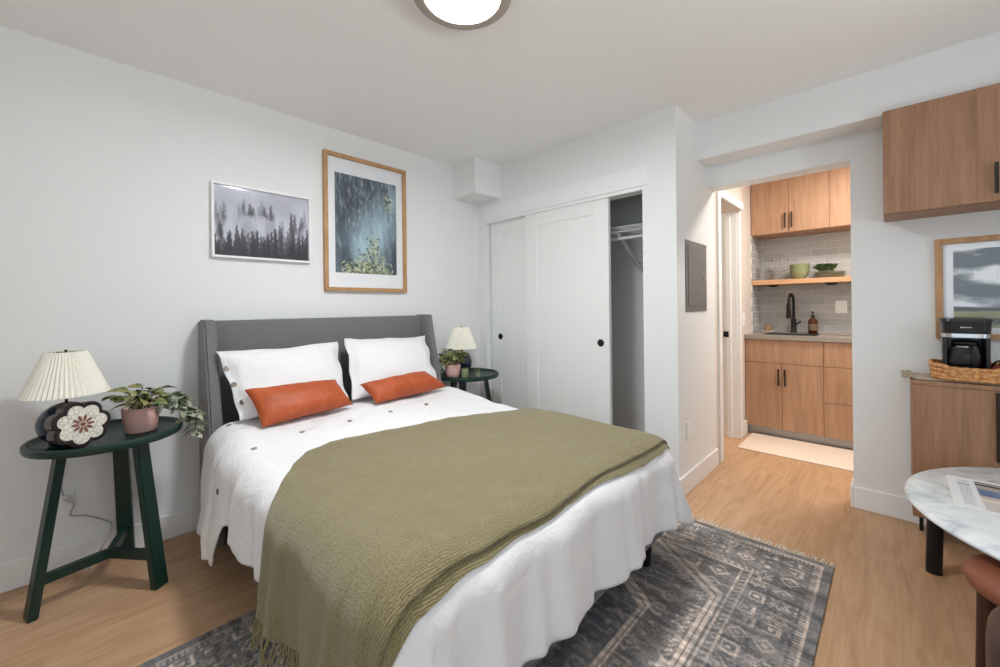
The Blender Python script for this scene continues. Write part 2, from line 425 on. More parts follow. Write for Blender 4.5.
# walls behind the camera, with the window
WX0, WX1, WZ0, WZ1 = -2.75, -.75, .8, 2.1
bm = BM()
box(bm, (XL, YB - .1, 0), (WX0, YB, H)); box(bm, (WX1, YB - .1, 0), (DX + .14, YB, H)); box(bm, (WX0, YB - .1, 0), (WX1, YB, WZ0)); box(bm, (WX0, YB - .1, WZ1), (WX1, YB, H))
struct('wall_window', bm, 'wall_paint')
bm = BM(); VY0, VY1 = -2.3, -4.1   # second window, on the far side of the room from the closet
box(bm, (XL - .1, 0, 0), (XL, VY0, H)); box(bm, (XL - .1, VY1, 0), (XL, YB - .1, H)); box(bm, (XL - .1, VY0, 0), (XL, VY1, WZ0)); box(bm, (XL - .1, VY0, WZ1), (XL, VY1, H))
struct('wall_back', bm, 'wall_paint')
bm = BM()
for y in (VY0, VY1 + .05, (VY0 + VY1) / 2 + .025): box(bm, (XL - .06, y, WZ0), (XL - .01, y - .05, WZ1))
for z in (WZ0, WZ1 - .05): box(bm, (XL - .06, VY0, z), (XL - .01, VY1, z + .05))
struct('window_2', bm, 'trim_paint')
bm = BM()
for x in (WX0, WX1 - .05, (WX0 + WX1) / 2 - .025): box(bm, (x, YB - .06, WZ0), (x + .05, YB - .01, WZ1))
for z in (WZ0, WZ1 - .05): box(bm, (WX0, YB - .06, z), (WX1, YB - .01, z + .05))
struct('window_1', bm, 'trim_paint')
# baseboards
def base(name, a, b, n):
    bm = BM(); a = Vector((*a, 0)); b = Vector((*b, 0)); n = Vector((*n, 0)) * .014
    lo = [min(a[i], b[i], a[i] + n[i], b[i] + n[i]) for i in (0, 1)]; hi = [max(a[i], b[i], a[i] + n[i], b[i] + n[i]) for i in (0, 1)]
    box(bm, (*lo, 0), (*hi, .125), .004); return struct(name, bm, 'trim_paint')
base('baseboard_left', (XL, 0), (0, 0), (0, -1))
base('baseboard_far', (0, -1.60), (0, YR - .014), (-1, 0))
base('baseboard_closet', (0, YR), (.74, YR), (0, -1))
base('baseboard_right', (DX, YJ + .0), (DX, YB), (-1, 0))
base('baseboard_jamb', (DX - .014, YJ), (DX + .14, YJ), (0, 1))
base('baseboard_hall', (BX1 + .055, YK), (1.77, YK), (0, -1))
# closet header trim and doors
bm = BM(); box(bm, (-.008, -.09, 1.985), (0, -1.624, 2.115), .002); box(bm, (0, -.10, 1.96), (.1, -1.58, 1.985))
struct('trim_1', bm, 'trim_paint')
def closet_door(name, x0, y0, y1, py):
    """shaker slab: frame with a recessed field"""
    z0, z1 = .015, 1.978; bm = BM(); t = .034; s = .12
    box(bm, (x0 + .004, y0 - .01, z0 + .01), (x0 + t - .004, y1 + .01, z1 - .01))
    for a, b in ((y0, y0 - s), (y1 + s, y1)): box(bm, (x0, a, z0), (x0 + t, b, z1), .003)
    for a, b in ((z0, z0 + .16), (z1 - s, z1)): box(bm, (x0, y0 - s, a), (x0 + t, y1 + s, b), .003)
    d = struct(name, bm, 'door_paint')
    p = obj('finger_pull', lathe(BM(), [(.026, .001), (.026, -.004), (.021, -.005), (.018, -.001), (0, 0)], (0, 0, 0), 28, rotM((x0, py, .935), 0, 0, PI / 2)), 'black_metal', d, True, 40)
    return d
closet_door('door_1', .052, -.112, -.66, -.224)
closet_door('door_2', .012, -.560, -1.326, -1.258)
struct('trim_6', box(BM(), (.004, -.10, 0), (.096, -1.58, .012), .002), 'white_plastic')
# wire shelf + hanger in the closet
ws = thing('closet_wire_shelf', 'white wire shelf with hanging rod inside the closet', 'shelf', (.4, -1.2, 1.77))
bm = BM()
for k in range(17): tube(bm, [(.22 + k * .0245, YR + .105, 1.78), (.22 + k * .0245, -.02, 1.78)], .0022, 6)
for k in range(14): tube(bm, [(.205, -.06 - k * .12, 1.776), (.63, -.06 - k * .12, 1.776)], .003, 6)
tube(bm, [(.205, YR + .105, 1.78), (.205, -.02, 1.78)], .0045, 8); tube(bm, [(.205, YR + .105, 1.745), (.205, -.02, 1.745)], .0045, 8)
obj('wire_deck', bm, 'white_wire', ws, True)
obj('hanging_rod', tube(BM(), [(.24, YR + .105, 1.70), (.24, -.02, 1.70)], .012, 12), 'white_wire', ws, True)
obj('wall_rail', tube(BM(), [(.632, YR + .105, 1.60), (.632, -.02, 1.60)], .008, 8), 'white_wire', ws, True)
for y in (-.62, -1.292):
    bm = BM(); box(bm, (-.012, -.008, 0), (.012, .008, .492), .003, 2, Matrix.Translation(Vector((.634, y, 1.478))) @ Matrix.Rotation(math.radians(-58), 4, 'Y'))
    obj('support_brace', bm, 'white_wire', ws)
# electrical panel, outlets, switches
ep = thing('breaker_panel', 'grey metal breaker panel set in the narrow return wall', 'panel', (.33, YR, 1.4))
obj('panel_frame', box(BM(), (.135, YR - .008, 1.155), (.53, YR, 1.622), .003), 'panel_grey', ep)
bm = BM(); box(bm, (.165, YR - .0125, 1.19), (.50, YR - .0085, 1.588), .0015)
pd = obj('panel_door', bm, 'panel_grey', ep)
bm = BM(); box(bm, (.45, YR - .0165, 1.37), (.485, YR - .013, 1.40), .001)
obj('latch', bm, 'brushed_nickel', pd)
for x, z in ((.147, 1.607), (.518, 1.607), (.147, 1.17), (.518, 1.17)):
    obj('screw', lathe(BM(), [(0, .003), (.005, .002), (.006, 0)], (0, 0, 0), 12, rotM((x, YR - .008, z), 0, PI / 2)), 'chrome', ep, True)
def wallplate(name, label, cat, M, kind, group=None, wd=.072):
    t = thing(name, label, cat, tuple(M.translation), group); 
    obj('cover_plate', box(BM(), (-wd / 2, -.006, -.058), (wd / 2, 0, .058), .003, 2, M), 'white_plastic', t)
    if kind == 'outlet':
        for z in (-.02, .02): obj('receptacle', box(BM(), (-.017, -.008, z - .014), (.017, -.006, z + .014), .002, 2, M), 'white_plastic', t)
    else:
        n = 2 if wd > .08 else 1
        for k in range(n): 
            x = (k - (n - 1) / 2) * .040
            obj('rocker', box(BM(), (x - .016, -.0095, -.033), (x + .016, -.006, .033), .002, 2, M), 'white_plastic', t)
    return t
ROT_X = lambda p: rotM(p, -PI / 2)   # faces -x
wallplate('wall_outlet', 'white wall outlet behind the left green bedside table', 'outlet', rotM((-2.632, 0, .32)), 'outlet')
wallplate('wall_outlet', 'white wall outlet beside the headboard, below the trailing plant', 'outlet', rotM((-2.40, 0, .33)), 'outlet')
wallplate('wall_outlet', 'white wall outlet low on the narrow return wall', 'outlet', rotM((.16, YR, .39)), 'outlet')
wallplate('light_switch', 'white light switch on the hall wall beside the kitchen cabinets', 'switch', rotM((1.70, YK, 1.06)), 'switch')
wallplate('kitchen_switch', 'white double switch plate on the grey tile backsplash', 'switch', ROT_X((XB - .01, -2.415, 1.165)), 'switch', None, .086)

# ------------------------------------------------------------------ ceiling lamp
cl = thing('ceiling_light', 'round flush ceiling lamp with a nickel ring', 'ceiling lamp', (-1.550, -1.590, H))
cc = (-1.550, -1.590, H)
obj('ring', lathe(BM(), [(.144, -.02), (.144, -.058), (.146, -.061), (.156, -.062), (.182, -.060), (.189, -.055), (.191, -.046), (.191, -.012), (.188, 0), (.144, 0)], cc, 72), 'brushed_nickel', cl, True, 35)
obj('diffuser', lathe(BM(), [(.1435, -.03), (.1435, -.055), (.10, -.056), (0, -.056)], cc, 64), 'lamp_diffuser', cl, True)

# ------------------------------------------------------------------ pictures
def picture(name, label, M, w, h, fw, fd, fmat, ww, wh, pn, oy=0.0, seed=0):
    """M: origin at the frame centre on the wall, x right, -y out of the wall"""
    t = thing(name, label, 'picture', tuple(M.translation))
    bm = BM()
    box(bm, (-w / 2, -fd, -h / 2), (-w / 2 + fw, -.002, h / 2), .002, 1, M); box(bm, (w / 2 - fw, -fd, -h / 2), (w / 2, -.002, h / 2), .002, 1, M)
    box(bm, (-w / 2 + fw, -fd, -h / 2), (w / 2 - fw, -.002, -h / 2 + fw), .002, 1, M); box(bm, (-w / 2 + fw, -fd, h / 2 - fw), (w / 2 - fw, -.002, h / 2), .002, 1, M)
    obj('frame', bm, fmat, t)
    obj('mat_board', box(BM(), (-w / 2 + fw, -.010, -h / 2 + fw), (w / 2 - fw, -.003, h / 2 - fw), 0, 1, M), 'mat_board', t)
    img = pn; ny, nx = img.shape[:2]
    X, Z = np.meshgrid(np.linspace(-ww / 2, ww / 2, nx), np.linspace(wh / 2, -wh / 2, ny)); Z = Z + oy
    P = np.stack([X, np.full_like(X, -.0108), Z], -1)
    R = np.array(M.to_3x3()); P = P @ R.T + np.array(M.translation)
    painted('print', P, img, 'printed', t)
    obj('glazing', box(BM(), (-w / 2 + fw, -.0142, -h / 2 + fw), (w / 2 - fw, -.0128, h / 2 - fw), 0, 1, M), 'picture_glass', t)
    return t
def np_noise(nx, ny, sx, sy, seed, octv=5, gain=.55):
    r = np.random.default_rng(seed); out = np.zeros((ny, nx)); amp = 1; tot = 0
    for o in range(octv):
        gx, gy = max(2, int(sx * 2 ** o)) + 2, max(2, int(sy * 2 ** o)) + 2
        g = r.random((gy, gx)); u = np.linspace(0, gx - 1.001, nx); v_ = np.linspace(0, gy - 1.001, ny)
        i = u.astype(int); j = v_.astype(int); fu = u - i; fv = (v_ - j)[:, None]
        fu = fu * fu * (3 - 2 * fu); fv = fv * fv * (3 - 2 * fv)
        a = g[np.ix_(j, i)] * (1 - fu) + g[np.ix_(j, i + 1)] * fu; b = g[np.ix_(j + 1, i)] * (1 - fu) + g[np.ix_(j + 1, i + 1)] * fu
        out += amp * (a * (1 - fv) + b * fv); tot += amp; amp *= gain
    return out / tot
def sstep(a, b, x):
    t = np.clip((x - a) / (b - a), 0, 1); return t * t * (3 - 2 * t)
def art_forest(nx=170, ny=140):
    X, Y = np.meshgrid(np.linspace(0, 1, nx), np.linspace(0, 1, ny))
    img = np.stack([.80 - .04 * Y, .80 - .04 * Y, .84 - .04 * Y], -1)
    fog = np_noise(nx, ny, 3, 3, 5)
    img += ((fog - .5) * .24)[..., None]
    r = random.Random(4)
    def tree(cx, base, h, w, dark, soft):
        nonlocal img
        t = np.clip((Y - (base - h)) / h, 0, 1)
        half = w * t * (0.5 + 0.5 * ((t * 11 + cx * 13) % 1)) + .002
        a = sstep(soft, -soft * .4, np.abs(X - cx + .004 * np.sin(t * 30 + cx * 50)) - half) * (Y > base - h) * (Y < base + .02)
        a = a * dark * sstep(base + .02, base - .10 * (base < .95), Y)
        img = img * (1 - a[..., None]) + np.array([.17, .17, .19]) * a[..., None]
    for k in range(34):   # far rows in the haze
        cx = r.random(); row = r.random()
        tree(cx, .44 + .30 * row + .12 * abs(cx - .45), .20 + .14 * r.random(), .026 + .014 * r.random(), .22 + .40 * row * r.random(), .016)
    for cx, b, h, d in ((.28, .44, .20, .50), (.35, .46, .22, .66), (.38, .46, .18, .6), (.50, .42, .18, .50), (.57, .62, .38, .66), (.60, .72, .36, .6), (.80, .68, .36, .72), (.84, .62, .3, .6), (.92, .60, .26, .5), (.67, .80, .34, .62)):
        tree(cx, b, h * 1.15, .042, d, .012)
    m1 = sstep(.50, .62, np_noise(nx, ny, 4, 3, 9)) * sstep(.25, .45, Y) * sstep(.95, .6, Y) * .75
    img = img * (1 - m1[..., None]) + np.array([.80, .80, .84]) * m1[..., None]
    for k in range(34):
        cx = (k * 11 % 34 + .8 * r.random()) / 34
        tree(cx, 1.10 - .10 * r.random(), .30 + .18 * r.random() + .16 * (cx > .6) * r.random(), .046 + .014 * r.random(), .55 + .35 * r.random(), .010)
    g = sstep(.90, 1.0, Y) * .6
    img = img * (1 - g[..., None]) + np.array([.22, .22, .24]) * g[..., None]
    return np.clip(img + rng.normal(0, .012, (ny, nx, 1)), 0, 1)
def art_rain(nx=150, ny=210):
    X, Y = np.meshgrid(np.linspace(0, 1, nx), np.linspace(0, 1, ny))
    a = np_noise(nx, ny, 4, 2, 21); b = np_noise(nx, ny, 22, 5, 22, 3)
    lightm = np.exp(-(((X - .70) / .26) ** 2 + ((Y - .55) / .42) ** 2)) + .85 * np.exp(-(((X - .34) / .2) ** 2 + ((Y - .72) / .26) ** 2)) + .5 * np.exp(-(((X - .95) / .2) ** 2 + ((Y - .2) / .3) ** 2))
    k = np.clip(lightm * .9 + (a - .5) * .9 + (b - .5) * .35, 0, 1)[..., None]
    img = np.array([.30, .34, .38]) * (1 - k) + np.array([.70, .81, .85]) * k
    dk = sstep(.5, .7, np_noise(nx, ny, 5, 3, 24))[..., None] * .45 * sstep(.75, .2, Y)[..., None]
    img = img * (1 - dk) + np.array([.19, .22, .26]) * dk
    r = random.Random(8)
    for q in range(210):   # streaks of rain
        cx, cy = r.random(), r.random() ** 1.3 * .75; L = .012 + .03 * r.random(); w = .006 + .004 * r.random()
        s = np.exp(-((X - cx) / w) ** 2 - ((Y - cy) / L) ** 2)[..., None] * (.25 + .5 * r.random()); img = img * (1 - s) + np.array([.82, .86, .87]) * s
    for q in range(520):   # leaves at the foot
        if q < 430: cx = r.gauss(.48, .24); cy = 1.02 - abs(r.gauss(0, .085)) * (1.25 - 1.2 * abs(cx - .55))
        elif q < 490: cx = r.gauss(.60, .05); cy = .74 + r.gauss(0, .06)
        else: cx = r.gauss(.88, .07); cy = .20 + r.gauss(0, .06)
        th = r.random() * PI; ca, sa = math.cos(th), math.sin(th)
        u = (X - cx) * ca + (Y - cy) * 1.4 * sa; v_ = -(X - cx) * sa + (Y - cy) * 1.4 * ca
        s = (np.exp(-(u / .020) ** 2 - (v_ / .007) ** 2) * 1.0)[..., None]; s = np.clip(s * 1.3, 0, .95)
        c = r.choice([(.80, .82, .62), (.68, .72, .50), (.25, .30, .22), (.92, .92, .80), (.86, .88, .72), (.20, .24, .22)])
        img = img * (1 - s) + np.array(c) * s
    return np.clip(img + rng.normal(0, .025, (ny, nx, 1)), 0, 1)
def art_clouds(nx=170, ny=150):
    X, Y = np.meshgrid(np.linspace(0, 1, nx), np.linspace(0, 1, ny))
    n1 = np_noise(nx, ny, 3, 5, 31, 6); n2 = np_noise(nx, ny, 2, 7, 33, 5)
    k = np.clip((n1 - .40) * 4.2 + .25 * np.exp(-((Y - .22) / .16) ** 2) * (X > .12) - .35 * np.exp(-((Y - .04) / .07) ** 2) - .4 * np.exp(-((Y - .52) / .06) ** 2) + (n2 - .5) * 1.2 + .45 * np.exp(-((Y - .46) / .05) ** 2), 0, 1)[..., None]
    img = np.array([.40, .42, .44]) * (1 - k) + np.array([.96, .97, .97]) * k
    f = sstep(.775, .79, Y)[..., None]; n3 = np_noise(nx, ny, 3, 24, 35, 3)[..., None]
    fld = np.array([.50, .50, .32]) * (1 - n3) + np.array([.70, .66, .42]) * n3
    fld = fld * (1 - .6 * sstep(.86, .90, Y)[..., None] * sstep(1.0, .92, Y)[..., None])
    tr = (sstep(.735, .755, Y + (n1 - .5) * .04) * sstep(.80, .785, Y))[..., None]
    img = img * (1 - f) + fld * f; img = img * (1 - tr) + np.array([.22, .25, .20]) * tr
    return np.clip(img, 0, 1)
picture('framed_forest_print', 'white framed print of a misty pine forest on the left wall', rotM((-1.788, -.003, 1.714), 0, -.0095), .540, .428, .013, .026, 'frame_white', .512, .400, art_forest())
picture('framed_rain_print', 'large oak framed print of rain and leaves above the bed', rotM((-1.112, 0, 1.798)), .638, .95, .026, .032, 'oak_frame', .478, .692, art_rain())
picture('framed_cloud_print', 'oak framed cloudy landscape print above the coffee maker', ROT_X((DX, -3.27, 1.268)), .70, .52, .028, .03, 'oak_frame', .57, .40, art_clouds(), 0.0)

# ------------------------------------------------------------------ bed
bed = thing('bed', 'grey upholstered wingback bed under a white duvet', 'bed', (-1.39, -1.0, 0))
EX0, EX1 = -2.125, -.655   # outer faces of the wings
hb = obj('headboard', box(BM(), (EX0 + .045, -.022, .12), (EX1 - .045, -.082, 1.142), .012, 3), 'grey_upholstery', bed, True, 50)
for xa, xb in ((EX0, EX0 + .058), (EX1 - .058, EX1)):
    prof = [(.0, .02), (.0, 1.148), (-.145, 1.148), (-.150, 1.14), (-.272, .60), (-.30, .42), (-.31, .30), (-.31, .02)]
    bm = BM(); M = Matrix(((0, 0, 1, xa), (1, 0, 0, -.018), (0, 1, 0, 0), (0, 0, 0, 1)))
    prism(bm, prof, xb - xa, M, .010)
    obj('wing', bm, 'grey_upholstery', hb, True, 40)
bm = BM()
box(bm, (-2.085, -.31, .14), (-2.045, -1.985, .33), .012, 3); box(bm, (-.735, -.31, .14), (-.695, -1.985, .33), .012, 3); box(bm, (-2.085, -1.95, .14), (-.695, -1.99, .33), .012, 3)
box(bm, (-2.05, -.09, .27), (-.73, -1.95, .30))
obj('frame_rail', bm, 'grey_upholstery', bed, True, 50)
for x, y in ((-2.02, -.42), (-2.01, -1.91), (-.775, -1.93), (-.77, -.42), (-1.39, -1.0)):
    bm = BM(); lathe(bm, [(0, 0.012), (.024, 0.012), (.026, .016), (.034, .145), (0, .145)], (x, y, 0), 24)
    obj('leg', bm, 'black_plastic', bed, True, 40)
obj('mattress', box(BM(), (-2.05, -.085, .302), (-.73, -1.965, .525), .05, 4), 'mattress_cloth', bed, True)

IX0, IX1, IYF, RR, ZT = -2.045, -.725, -1.925, .115, .580
def drape(s, t, lift=0.0, wr=1.0):
    """cloth coordinates -> point: flat on the mattress, rolled over its edge, hanging with folds"""
    dx = IX0 - s if s < IX0 else (s - IX1 if s > IX1 else 0.0); sx = -1 if s < IX0 else 1
    dy = IYF - t if t < IYF else 0.0
    d = math.hypot(dx, dy); bx = min(max(s, IX0), IX1); by = max(t, IYF)
    R = RR + lift
    puff = (.012 * fbm(s, t, 2.6, 3, 3.1) + .004 * fbm(s, t, 11, 2, 7.0)) * wr + .042 * max(0, min(1, (t + .85) / .35))
    if d < 1e-9: return Vector((s, t, ZT + lift + puff))
    nx, ny = sx * dx / d, -dy / d
    th = min(d / RR, 1.45)
    out = R * math.sin(th); dn = R * (1 - math.cos(th))
    rest = d - th * RR
    # coordinate that runs round the edge, for the folds
    if dy == 0: per = t
    elif dx == 0: per = -1.925 - (s - IX0) if sx < 0 else -1.925 - (s - IX0)
    else:
        ang = math.atan2(dy, dx); per = (IYF - ang * .25) if sx < 0 else (IYF - (IX1 - IX0) - (PI / 2 - ang) * .25)
    k = min(d / .40, 1.0)
    f1 = math.sin(per * 17 + 2.2 * fbm(per, 0, 1.7, 2, 5)) ; f2 = math.sin(per * 41 + 3 * fbm(per, 2, 2.2, 2, 9))
    f3 = math.sin(per * 73 + 4 * fbm(per, 5, 3.1, 2, 4))
    fold = (.019 * f1 + .009 * f2 + .004 * f3) * k ** 1.3 * wr
    corner = (2 * dx * dy / max(dx * dx + dy * dy, 1e-9)) if dx > 0 and dy > 0 else 0.0
    if rest > 0:
        out += rest * (.07 + .26 * corner); dn += rest * .995
    out += fold + .010 * fbm(per, d, 6, 3, 2) * k * wr
    return Vector((bx + nx * out, by + ny * out, ZT + lift - dn + puff * (1 - k)))
def interp(x, xs, ys): return float(np.interp(x, xs, ys))
# duvet: rows from the head towards the foot; side drop and foot drop vary along the hem
def drop_left(y):  return interp(-y, [.20, .36, .55, .69, .75, .85, 1.0, 1.3, 1.7, 1.95, 2.1], [.46, .545, .545, .525, .345, .335, .355, .39, .41, .43, .44])
def drop_right(y): return interp(-y, [.28, .8, 1.4, 1.8, 1.95, 2.1], [.42, .44, .46, .50, .46, .42])
def drop_foot(x):  return interp(x, [-2.1, -1.7, -1.3, -.9, -.725, -.6], [.40, .415, .42, .415, .41, .41])
NS, NT = 210, 200
SL = np.linspace(-1, 1, NS); TL = np.linspace(0, 1, NT)
P = np.zeros((NS, NT, 3)); UV = np.zeros((NS, NT, 2))
for i, a in enumerate(SL):
    for j, b in enumerate(TL):
        # straight part of the sheet, then corner fan
        t0 = -.325
        sc = (IX0 + IX1) / 2 + a * ((IX1 - IX0) / 2)
        tend = IYF - drop_foot(sc)
        t = t0 + b * (tend - t0)
        ymid = max(t, IYF)
        L = IX0 - drop_left(ymid); Rr = IX1 + drop_right(ymid)
        # widen the middle: keep more columns on the hanging sides
        s = L + (a + 1) / 2 * (Rr - L)
        # round the corner of the cloth so that the hem stays level
        dx = IX0 - s if s < IX0 else (s - IX1 if s > IX1 else 0); dy = IYF - t if t < IYF else 0
        if dx > 0 and dy > 0:
            mx_ = (drop_left(IYF) if s < IX0 else drop_right(IYF)); my_ = drop_foot(sc)
            u, v_ = dx / mx_, dy / my_
            q = max(u, v_) / max(math.hypot(u, v_), 1e-6)
            q = q * (1.0 + (.08 if s > IX1 else .04) * math.sin(2 * math.atan2(v_, u)))
            dx *= q; dy *= q
            s = IX0 - dx if s < IX0 else IX1 + dx; t = IYF - dy
        P[i, j] = drape(s, t)
bm = BM(); grid(bm, P); bmesh.ops.reverse_faces(bm, faces=bm.faces)
dv = tag(obj('duvet', bm, 'white_cotton', None, True), 'white cotton duvet with a row of buttons on the bed', 'duvet')
so = dv.modifiers.new('thickness', 'SOLIDIFY'); so.thickness = .006; so.offset = -1
def button(loc, nrm, r, mname, parent, name='button'):
    q = Vector(nrm).normalized().to_track_quat('Z', 'Y').to_matrix().to_4x4()
    bm = lathe(BM(), [(0, .0018), (r * .55, .0018), (r * .7, .004), (r * .95, .0036), (r, .0012), (r * .9, 0), (0, 0)], (0, 0, 0), 18, Matrix.Translation(Vector(loc)) @ q)
    return obj(name, bm, mname, parent, True, 40)
for s, t, mname in ((-2.045, -.735, 'button_pale'), (-1.825, -.685, 'button_pale'), (-1.585, -.69, 'button_pale'), (-1.335, -.675, 'button_pale'), (-1.085, -.675, 'button_brown'), (-2.265, -.70, 'button_brown'), (-2.06, -.375, 'button_pale')):
    p = drape(s, t); e = .01
    n = (drape(s + e, t) - p).cross(drape(s, t + e) - p)
    button(p + n.normalized() * .0012, n, .0125, mname, dv)

# olive throw
def back_edge(s): return interp(s, [-2.5, -2.4, -2.3, -2.2, -2.1, -2.0, -1.92, -1.8, -1.5, -1.16, -.64, -.45], [-1.25, -1.28, -1.33, -1.34, -1.24, -1.08, -.985, -.95, -.95, -1.035, -1.195, -1.21])
def front_edge(s): return interp(s, [-2.55, -2.35, -2.15, -2.0, -1.5, -.7, -.45], [-2.05, -2.03, -2.01, -2.0, -1.985, -1.985, -1.975]) + .008 * math.sin(s * 9)
def throw_pt(s, u, lift):
    t = back_edge(s) + u * (front_edge(s) - back_edge(s))
    return drape(s, t, lift, 1.0), t
NS, NT = 200, 110
ss = np.linspace(IX0 - .385, IX1 + .16, NS); us = np.linspace(0, 1, NT)
P = np.zeros((NS, NT, 3)); UV = np.zeros((NS, NT, 2))
for i, s in enumerate(ss):
    for j, u in enumerate(us):
        p, t = throw_pt(s, u, .018); edge = min(u, 1 - u, (i + .5) / NS, (NS - i - .5) / NS)
        P[i, j] = p; UV[i, j] = (s, t)
bm = BM(); grid(bm, P, UV); bmesh.ops.reverse_faces(bm, faces=bm.faces)
th = tag(obj('throw_blanket', bm, 'olive_knit', None, True), 'olive green knitted throw spread across the foot of the bed', 'blanket')
so = th.modifiers.new('thickness', 'SOLIDIFY'); so.thickness = .009; so.offset = -1
# the folded under-layer that peeks out along the front edge
P2 = np.zeros((NS, 12, 3)); UV2 = np.zeros((NS, 12, 2))
for i, s in enumerate(ss):
    for j in range(12):
        t = front_edge(s) + .06 - (.085 + .012 * math.sin(s * 5)) * j / 11
        P2[i, j] = drape(s, t, .007, 1.0); UV2[i, j] = (s, t + .3)
bm = BM(); grid(bm, P2, UV2)
obj('folded_underlayer', bm, 'olive_knit', th, True)
bm = BM(); r = random.Random(5); nf = 46
for k in range(nf):
    u = (k + .5) / nf; s0 = IX0 - .383
    for q in range(3):
        uu = min(max(u + r.uniform(-.008, .008), 0), 1); L = .085 + r.uniform(-.02, .015)
        pts = []
        for e in range(5):
            p, t = throw_pt(s0 - L * e / 4, uu + r.uniform(-.004, .004) * e, .014)
            pts.append(p + Vector((r.uniform(-.004, .002), 0, 0)))
        tube(bm, pts, .0032, 5, None, .0022)
obj('fringe', bm, 'olive_yarn', th, True)

# pillows: four corners, bulging along the normal
def pillow(name, label, cat, TLc, TRc, BRc, BLc, thick, m, flange=0.0, n=44, seed=0, group=None, sag=.03, puff_pow=.42, wr=.010):
    TLc, TRc, BRc, BLc = map(Vector, (TLc, TRc, BRc, BLc))
    nrm = (TRc - TLc).cross(BLc - TLc).normalized()
    cen = (TLc + TRc + BRc + BLc) / 4
    if nrm.y > 0: nrm = -nrm
    bm = BM(); P = np.zeros((n, n, 3)); Q = np.zeros((n, n, 3))
    for i in range(n):
        for j in range(n):
            a, b = i / (n - 1), j / (n - 1)
            u, v_ = 2 * a - 1, 2 * b - 1
            p = TLc * (1 - a) * (1 - b) + TRc * a * (1 - b) + BRc * a * b + BLc * (1 - a) * b
            # pinch edges inwards between the corners
            w = (TRc - TLc) * .5; h = (BLc - TLc) * .5
            p = p - w * u * sag * (1 - v_ * v_) * abs(u) ** 3 - h * v_ * sag * 1.6 * (1 - u * u) * abs(v_) ** 3
            fu = max(0, 1 - (abs(u) / (1 - flange)) ** 2.4) if abs(u) < 1 - flange else 0
            fv = max(0, 1 - (abs(v_) / (1 - flange)) ** 2.4) if abs(v_) < 1 - flange else 0
            d = thick * (fu * fv) ** puff_pow
            wv = wr * fbm(u + seed, v_ * .7, 2.2, 3, seed) * (1 - .3 * fu * fv)
            edge = .016 * math.sin(7 * v_ + seed) * max(0, (abs(u) - .8) / .2) * flange * 8 - .010 * math.sin(6 * u + seed) * max(0, (abs(v_) - .85) / .15) * flange * 8
            p = p + nrm * (wv + edge)
            P[i, j] = p + nrm * (d * .55 + .003); Q[i, j] = p - nrm * (d * .45 + .003)
    V1 = grid(bm, P); V2 = grid(bm, Q[::-1])
    B1 = [V1[i][0] for i in range(n)] + [V1[n - 1][j] for j in range(1, n)] + [V1[i][n - 1] for i in range(n - 2, -1, -1)] + [V1[0][j] for j in range(n - 2, 0, -1)]
    W = V2[::-1]
    B2 = [W[i][0] for i in range(n)] + [W[n - 1][j] for j in range(1, n)] + [W[i][n - 1] for i in range(n - 2, -1, -1)] + [W[0][j] for j in range(n - 2, 0, -1)]
    for k in range(len(B1)):
        bm.faces.new([B1[k], B2[k], B2[(k + 1) % len(B1)], B1[(k + 1) % len(B1)]])
    bmesh.ops.recalc_face_normals(bm, faces=bm.faces)
    return tag(obj(name, bm, m, None, True), label, cat, group), nrm, P
# large pillows lean on the headboard
pl, nrm, PP = pillow('pillow', 'white pillow with brown buttons on its edge, left half of the headboard', 'pillow',
    (-2.083, -.222, .982), (-1.420, -.175, .985), (-1.455, -.40, .642), (-2.02, -.402, .645),   .14, 'white_cotton', .09, seed=1.3)
for a_, b_ in ((.045, .27), (.045, .52), (.05, .77)):
    button(Vector(PP[int(a_ * 43), int(b_ * 43)]) + nrm * .003, nrm, .0135, 'button_brown', pl)
pillow('pillow', 'white pillow with plain edges, on the half of the headboard nearer the closet', 'pillow',
    (-1.372, -.175, 1.003), (-.735, -.175, .985), (-.79, -.41, .645), (-1.43, -.40, .645),   .14, 'white_cotton', .09, seed=4.1)
# orange lumbar pillows
pillow('lumbar_pillow', 'burnt orange leather lumbar pillow before the buttoned white pillow', 'pillow',
    (-2.001, -.415, .797), (-1.540, -.42, .787), (-1.492, -.54, .655), (-1.964, -.56, .630), .108, 'rust_leather', 0, seed=2.2, sag=.05, wr=.006)
pillow('lumbar_pillow', 'burnt orange leather lumbar pillow before the plain white pillow', 'pillow',
    (-1.404, -.45, .742), (-.93, -.435, .762), (-.814, -.53, .654), (-1.356, -.55, .637), .108, 'rust_leather', 0, seed=6.7, sag=.05, wr=.006)

